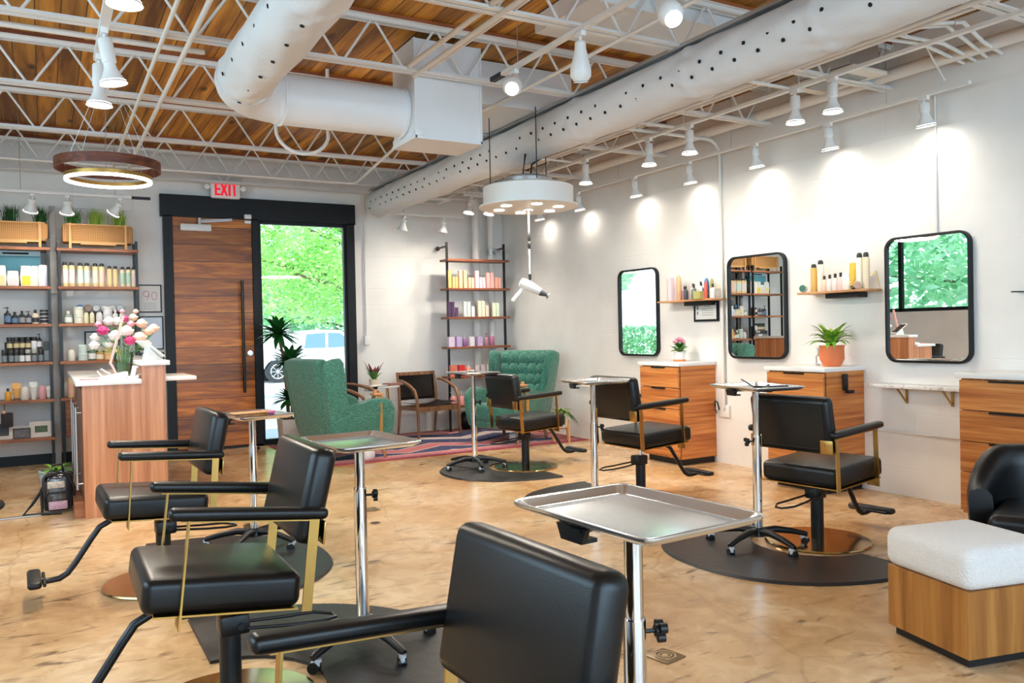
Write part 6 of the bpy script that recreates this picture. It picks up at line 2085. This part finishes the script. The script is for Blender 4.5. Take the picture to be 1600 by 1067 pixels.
# small white rounded weights on the rug
for x, y, w in [(2.745, 7.78, 'by the left green armchair'), (4.62, 8.0, 'by the right green armchair')]:
    tag(MB(TM(x, y, RGZ)).lathe([(0.005, 0), (0.08, 0.0), (0.095, 0.02), (0.095, 0.07), (0.07, 0.09), (0.005, 0.092)], n=28).build('floor_weight', WHITEPL), 'small rounded white weight on the rug, ' + w, 'weight')

# ================================================================== ON THE CABINETS
fp = thing('flower_pot', 'small pink flowering plant in a clear pot on an orange saucer, on the left cabinet', 'plant', (5.16, 5.87, 0.932))
MB().lathe([(0.005, 0), (0.055, 0), (0.06, 0.016), (0.05, 0.018), (0.005, 0.018)], n=26).build('saucer', TERRA, fp)
MB().lathe([(0.045, 0.018), (0.055, 0.09)], n=24, cap=False).build('pot', mat('white_glazed_pot', (0.84, 0.82, 0.8), 0.3), fp)
arc_leaves(24, 0.11, 0.018, 1.0, 41, 0.09, (0.2, 1.3), 0.5).build('leaves', mat('bright_leaf', (0.12, 0.32, 0.05), 0.4, var=0.4), fp, angle=80)
arc_leaves(14, 0.09, 0.02, 1.0, 42, 0.13, (0.2, 1.3), 0.5).build('top_leaves', LEAF, fp, angle=80)
h = MB()
rnd = random.Random(8)
for i in range(34):
    a, r_ = rnd.uniform(0, 2 * PI), rnd.uniform(0, 0.055)
    h.ball((r_ * math.cos(a), r_ * math.sin(a), 0.2 + rnd.uniform(-0.01, 0.02) - r_ * 0.3), 0.014, n=8)
h.build('blossoms', mat('pink_blossom', (0.85, 0.3, 0.4), 0.7, var=0.25, vscale=60), fp)
tp_ = thing('terracotta_plant', 'green and yellow leafy plant in a terracotta pot on the middle cabinet', 'plant', (5.17, 4.17, 0.932))
MB().lathe([(0.005, 0), (0.062, 0), (0.084, 0.045), (0.09, 0.055), (0.088, 0.14), (0.092, 0.15), (0.092, 0.158), (0.082, 0.158), (0.08, 0.14), (0.005, 0.13)], n=40).build('pot', TERRA, tp_)
arc_leaves(40, 0.21, 0.021, 1.3, 51, 0.15, (0.5, 1.5), 1.0).build('leaves', mat('two_tone_leaf', (0.13, 0.34, 0.03), 0.35, var=0.7, vscale=25), tp_, angle=80)
arc_leaves(26, 0.21, 0.02, 1.4, 52, 0.15, (0.8, 1.5), 0.7).build('yellow_leaves', LEAFL, tp_, angle=80)
tf = thing('desk_fan', 'small white round desk fan standing beside the terracotta pot', 'fan', (5.22, 4.36, 0.932))
MB().lathe([(0.005, 0), (0.032, 0), (0.03, 0.012), (0.01, 0.018), (0.009, 0.07), (0.005, 0.07)], n=20).build('stand', WHITEPL, tf)
MB(TM(0, 0, 0.105) @ RY(PI / 2)).lathe([(0.004, -0.02), (0.035, -0.018), (0.042, 0), (0.035, 0.018), (0.004, 0.02)], n=24).build('cage', WHITEPL, tf)
# outlets and cords on the right wall
ot = thing('wall_outlet', 'white outlet box with black cord on the right wall beside the left cabinet', 'outlet', (5.36, 5.5, 0.48))
MB().box((0, 0, 0), (0.03, 0.14, 0.11), bev=0.008).build('plate', WHITEPL, ot)
MB().tube([(-0.02, 0.1, 0.03), (-0.04, 0.08, 0.09), (-0.04, 0.05, 0.08), (-0.03, 0.04, 0.02), (-0.05, 0.05, -0.02), (-0.05, 0.07, 0.02)], 0.007).build('cord', BLACKPL, ot)
ot = thing('wall_outlet', 'conduit end with black cord beside the right-edge cabinet', 'outlet', (5.35, 3.14, 0.46))
MB().box((0, 0, 0), (0.03, 0.03, 0.06)).build('plate', WHITEPL, ot, smooth=False)
MB().tube([(-0.02, -0.02, 0.0), (-0.05, -0.05, 0.05), (-0.04, -0.07, 0.08), (-0.02, -0.09, 0.05), (-0.03, -0.08, -0.08)], 0.008).build('cord', BLACKPL, ot)
tag(MB().box((5.33, 3.02 - 0.13, 1.43), (0.1, 0.03, 0.008)).build('wall_hook', BLACKMET, smooth=False), 'small dark ledge end at the right edge of the picture above the cabinets', 'hook')

# ================================================================== FOREGROUND RIGHT
ot = thing('ottoman', 'square oak box ottoman with a cream boucle cushion', 'ottoman', (3.085, 1.875, 0), RD(-13.5))
MB().box((0, 0, 0.157), (0.40, 0.40, 0.245), bev=0.002, seg=1).build('base', OTTOW, ot, smooth=False)
MB().box((0, 0, 0.018), (0.36, 0.36, 0.035)).build('plinth', BLACKPL, ot, smooth=False)
m = MB()
m.box((0, 0, 0.355), (0.425, 0.425, 0.155), bev=0.045, seg=5)
m.build('cushion', BOUCLE, ot, angle=80)

tc_ = thing('tub_chair', 'black leather tub armchair at the right edge behind the ottoman', 'armchair', (3.93, 1.93, 0), RD(202))
out = []
inn = []
for k in range(25):
    a = -PI * 0.61 + PI * 1.22 * k / 24
    # horseshoe around the back (back towards -x), arms reach +x
    ca, sa = math.cos(a), math.sin(a)
    out.append((-0.34 * ca + 0.02, 0.37 * sa))
m = MB()
rings = []
for k, (x, y) in enumerate(out):
    f = abs(k - 12) / 12.0
    top = 0.655 if f < 0.5 else 0.655 - 0.17 * math.sin(min(1, (f - 0.5) / 0.5) * PI / 2) ** 1.5
    nx, ny = -(x - 0.02), -y
    l_ = math.hypot(nx, ny)
    nx, ny = nx / l_, ny / l_
    flare = 1.0
    th = 0.085
    prof_ = [(0.0, 0.06), (-0.012, 0.3), (-0.02, top - 0.05), (-0.012, top - 0.015), (0.015, top), (th - 0.03, top - 0.004), (th - 0.008, top - 0.03), (th, top - 0.1), (th, 0.06)]
    rings.append([m.bm.verts.new((x + nx * o_, y + ny * o_, z_)) for o_, z_ in prof_])
for a_, b_ in zip(rings, rings[1:]):
    for i in range(len(a_)):
        m.bm.faces.new((a_[i], a_[(i + 1) % len(a_)], b_[(i + 1) % len(a_)], b_[i]))
m.bm.faces.new(rings[0][::-1])
m.bm.faces.new(rings[-1])
m.build('shell', LEATHER_BR if False else LEATHER, tc_, angle=50)
MB().box((0.05, 0, 0.17), (0.50, 0.56, 0.2), bev=0.03, seg=3).build('seat_base', LEATHER, tc_, angle=70)
MB().box((0.07, 0, 0.34), (0.50, 0.54, 0.14), bev=0.04, seg=4).build('seat_cushion', LEATHER, tc_, angle=70)
for sx, sy in ((1, 1), (1, -1), (-1, 1), (-1, -1)):
    MB().cyl((0.03 + sx * 0.2, sy * 0.2, 0.08), (0.03 + sx * 0.2, sy * 0.2, 0.0), 0.02, 0.015).build('leg', BLACKPL, tc_)

# floor caps
def cap_plate(label, loc, rz):
    t = thing('floor_plate', label, 'floor plate', loc, rz)
    MB().box((0, 0, 0.002), (0.11, 0.11, 0.004), bev=0.001).build('plate', mat('aged_bronze', (0.22, 0.15, 0.08), 0.4, 0.7), t)
    MB().lathe([(0.042, 0.004), (0.042, 0.007), (0.036, 0.007), (0.036, 0.004)], n=30, cap=False).lathe([(0.026, 0.004), (0.026, 0.007), (0.021, 0.007), (0.021, 0.004)], n=24, cap=False).lathe([(0.002, 0.008), (0.013, 0.007), (0.015, 0.004)], n=20).build('round_cap', mat('worn_bronze', (0.5, 0.36, 0.2), 0.35, 0.8), t)


cap_plate('square bronze floor plate on the concrete right of the nearest tray pole', (2.02, 2.41, 0.0005), RD(10))
cap_plate('small floor plate beside the pole of the second tray', (1.985, 5.55, 0.0005), RD(5))
tag(MB(TM(1.87, 5.14, 0.0005)).lathe([(0.002, 0.004), (0.03, 0.004), (0.034, 0.0)], n=20).build('floor_drain', mat('dark_bronze', (0.12, 0.08, 0.05), 0.5, 0.6)), 'small round dark cap set in the floor', 'floor drain')
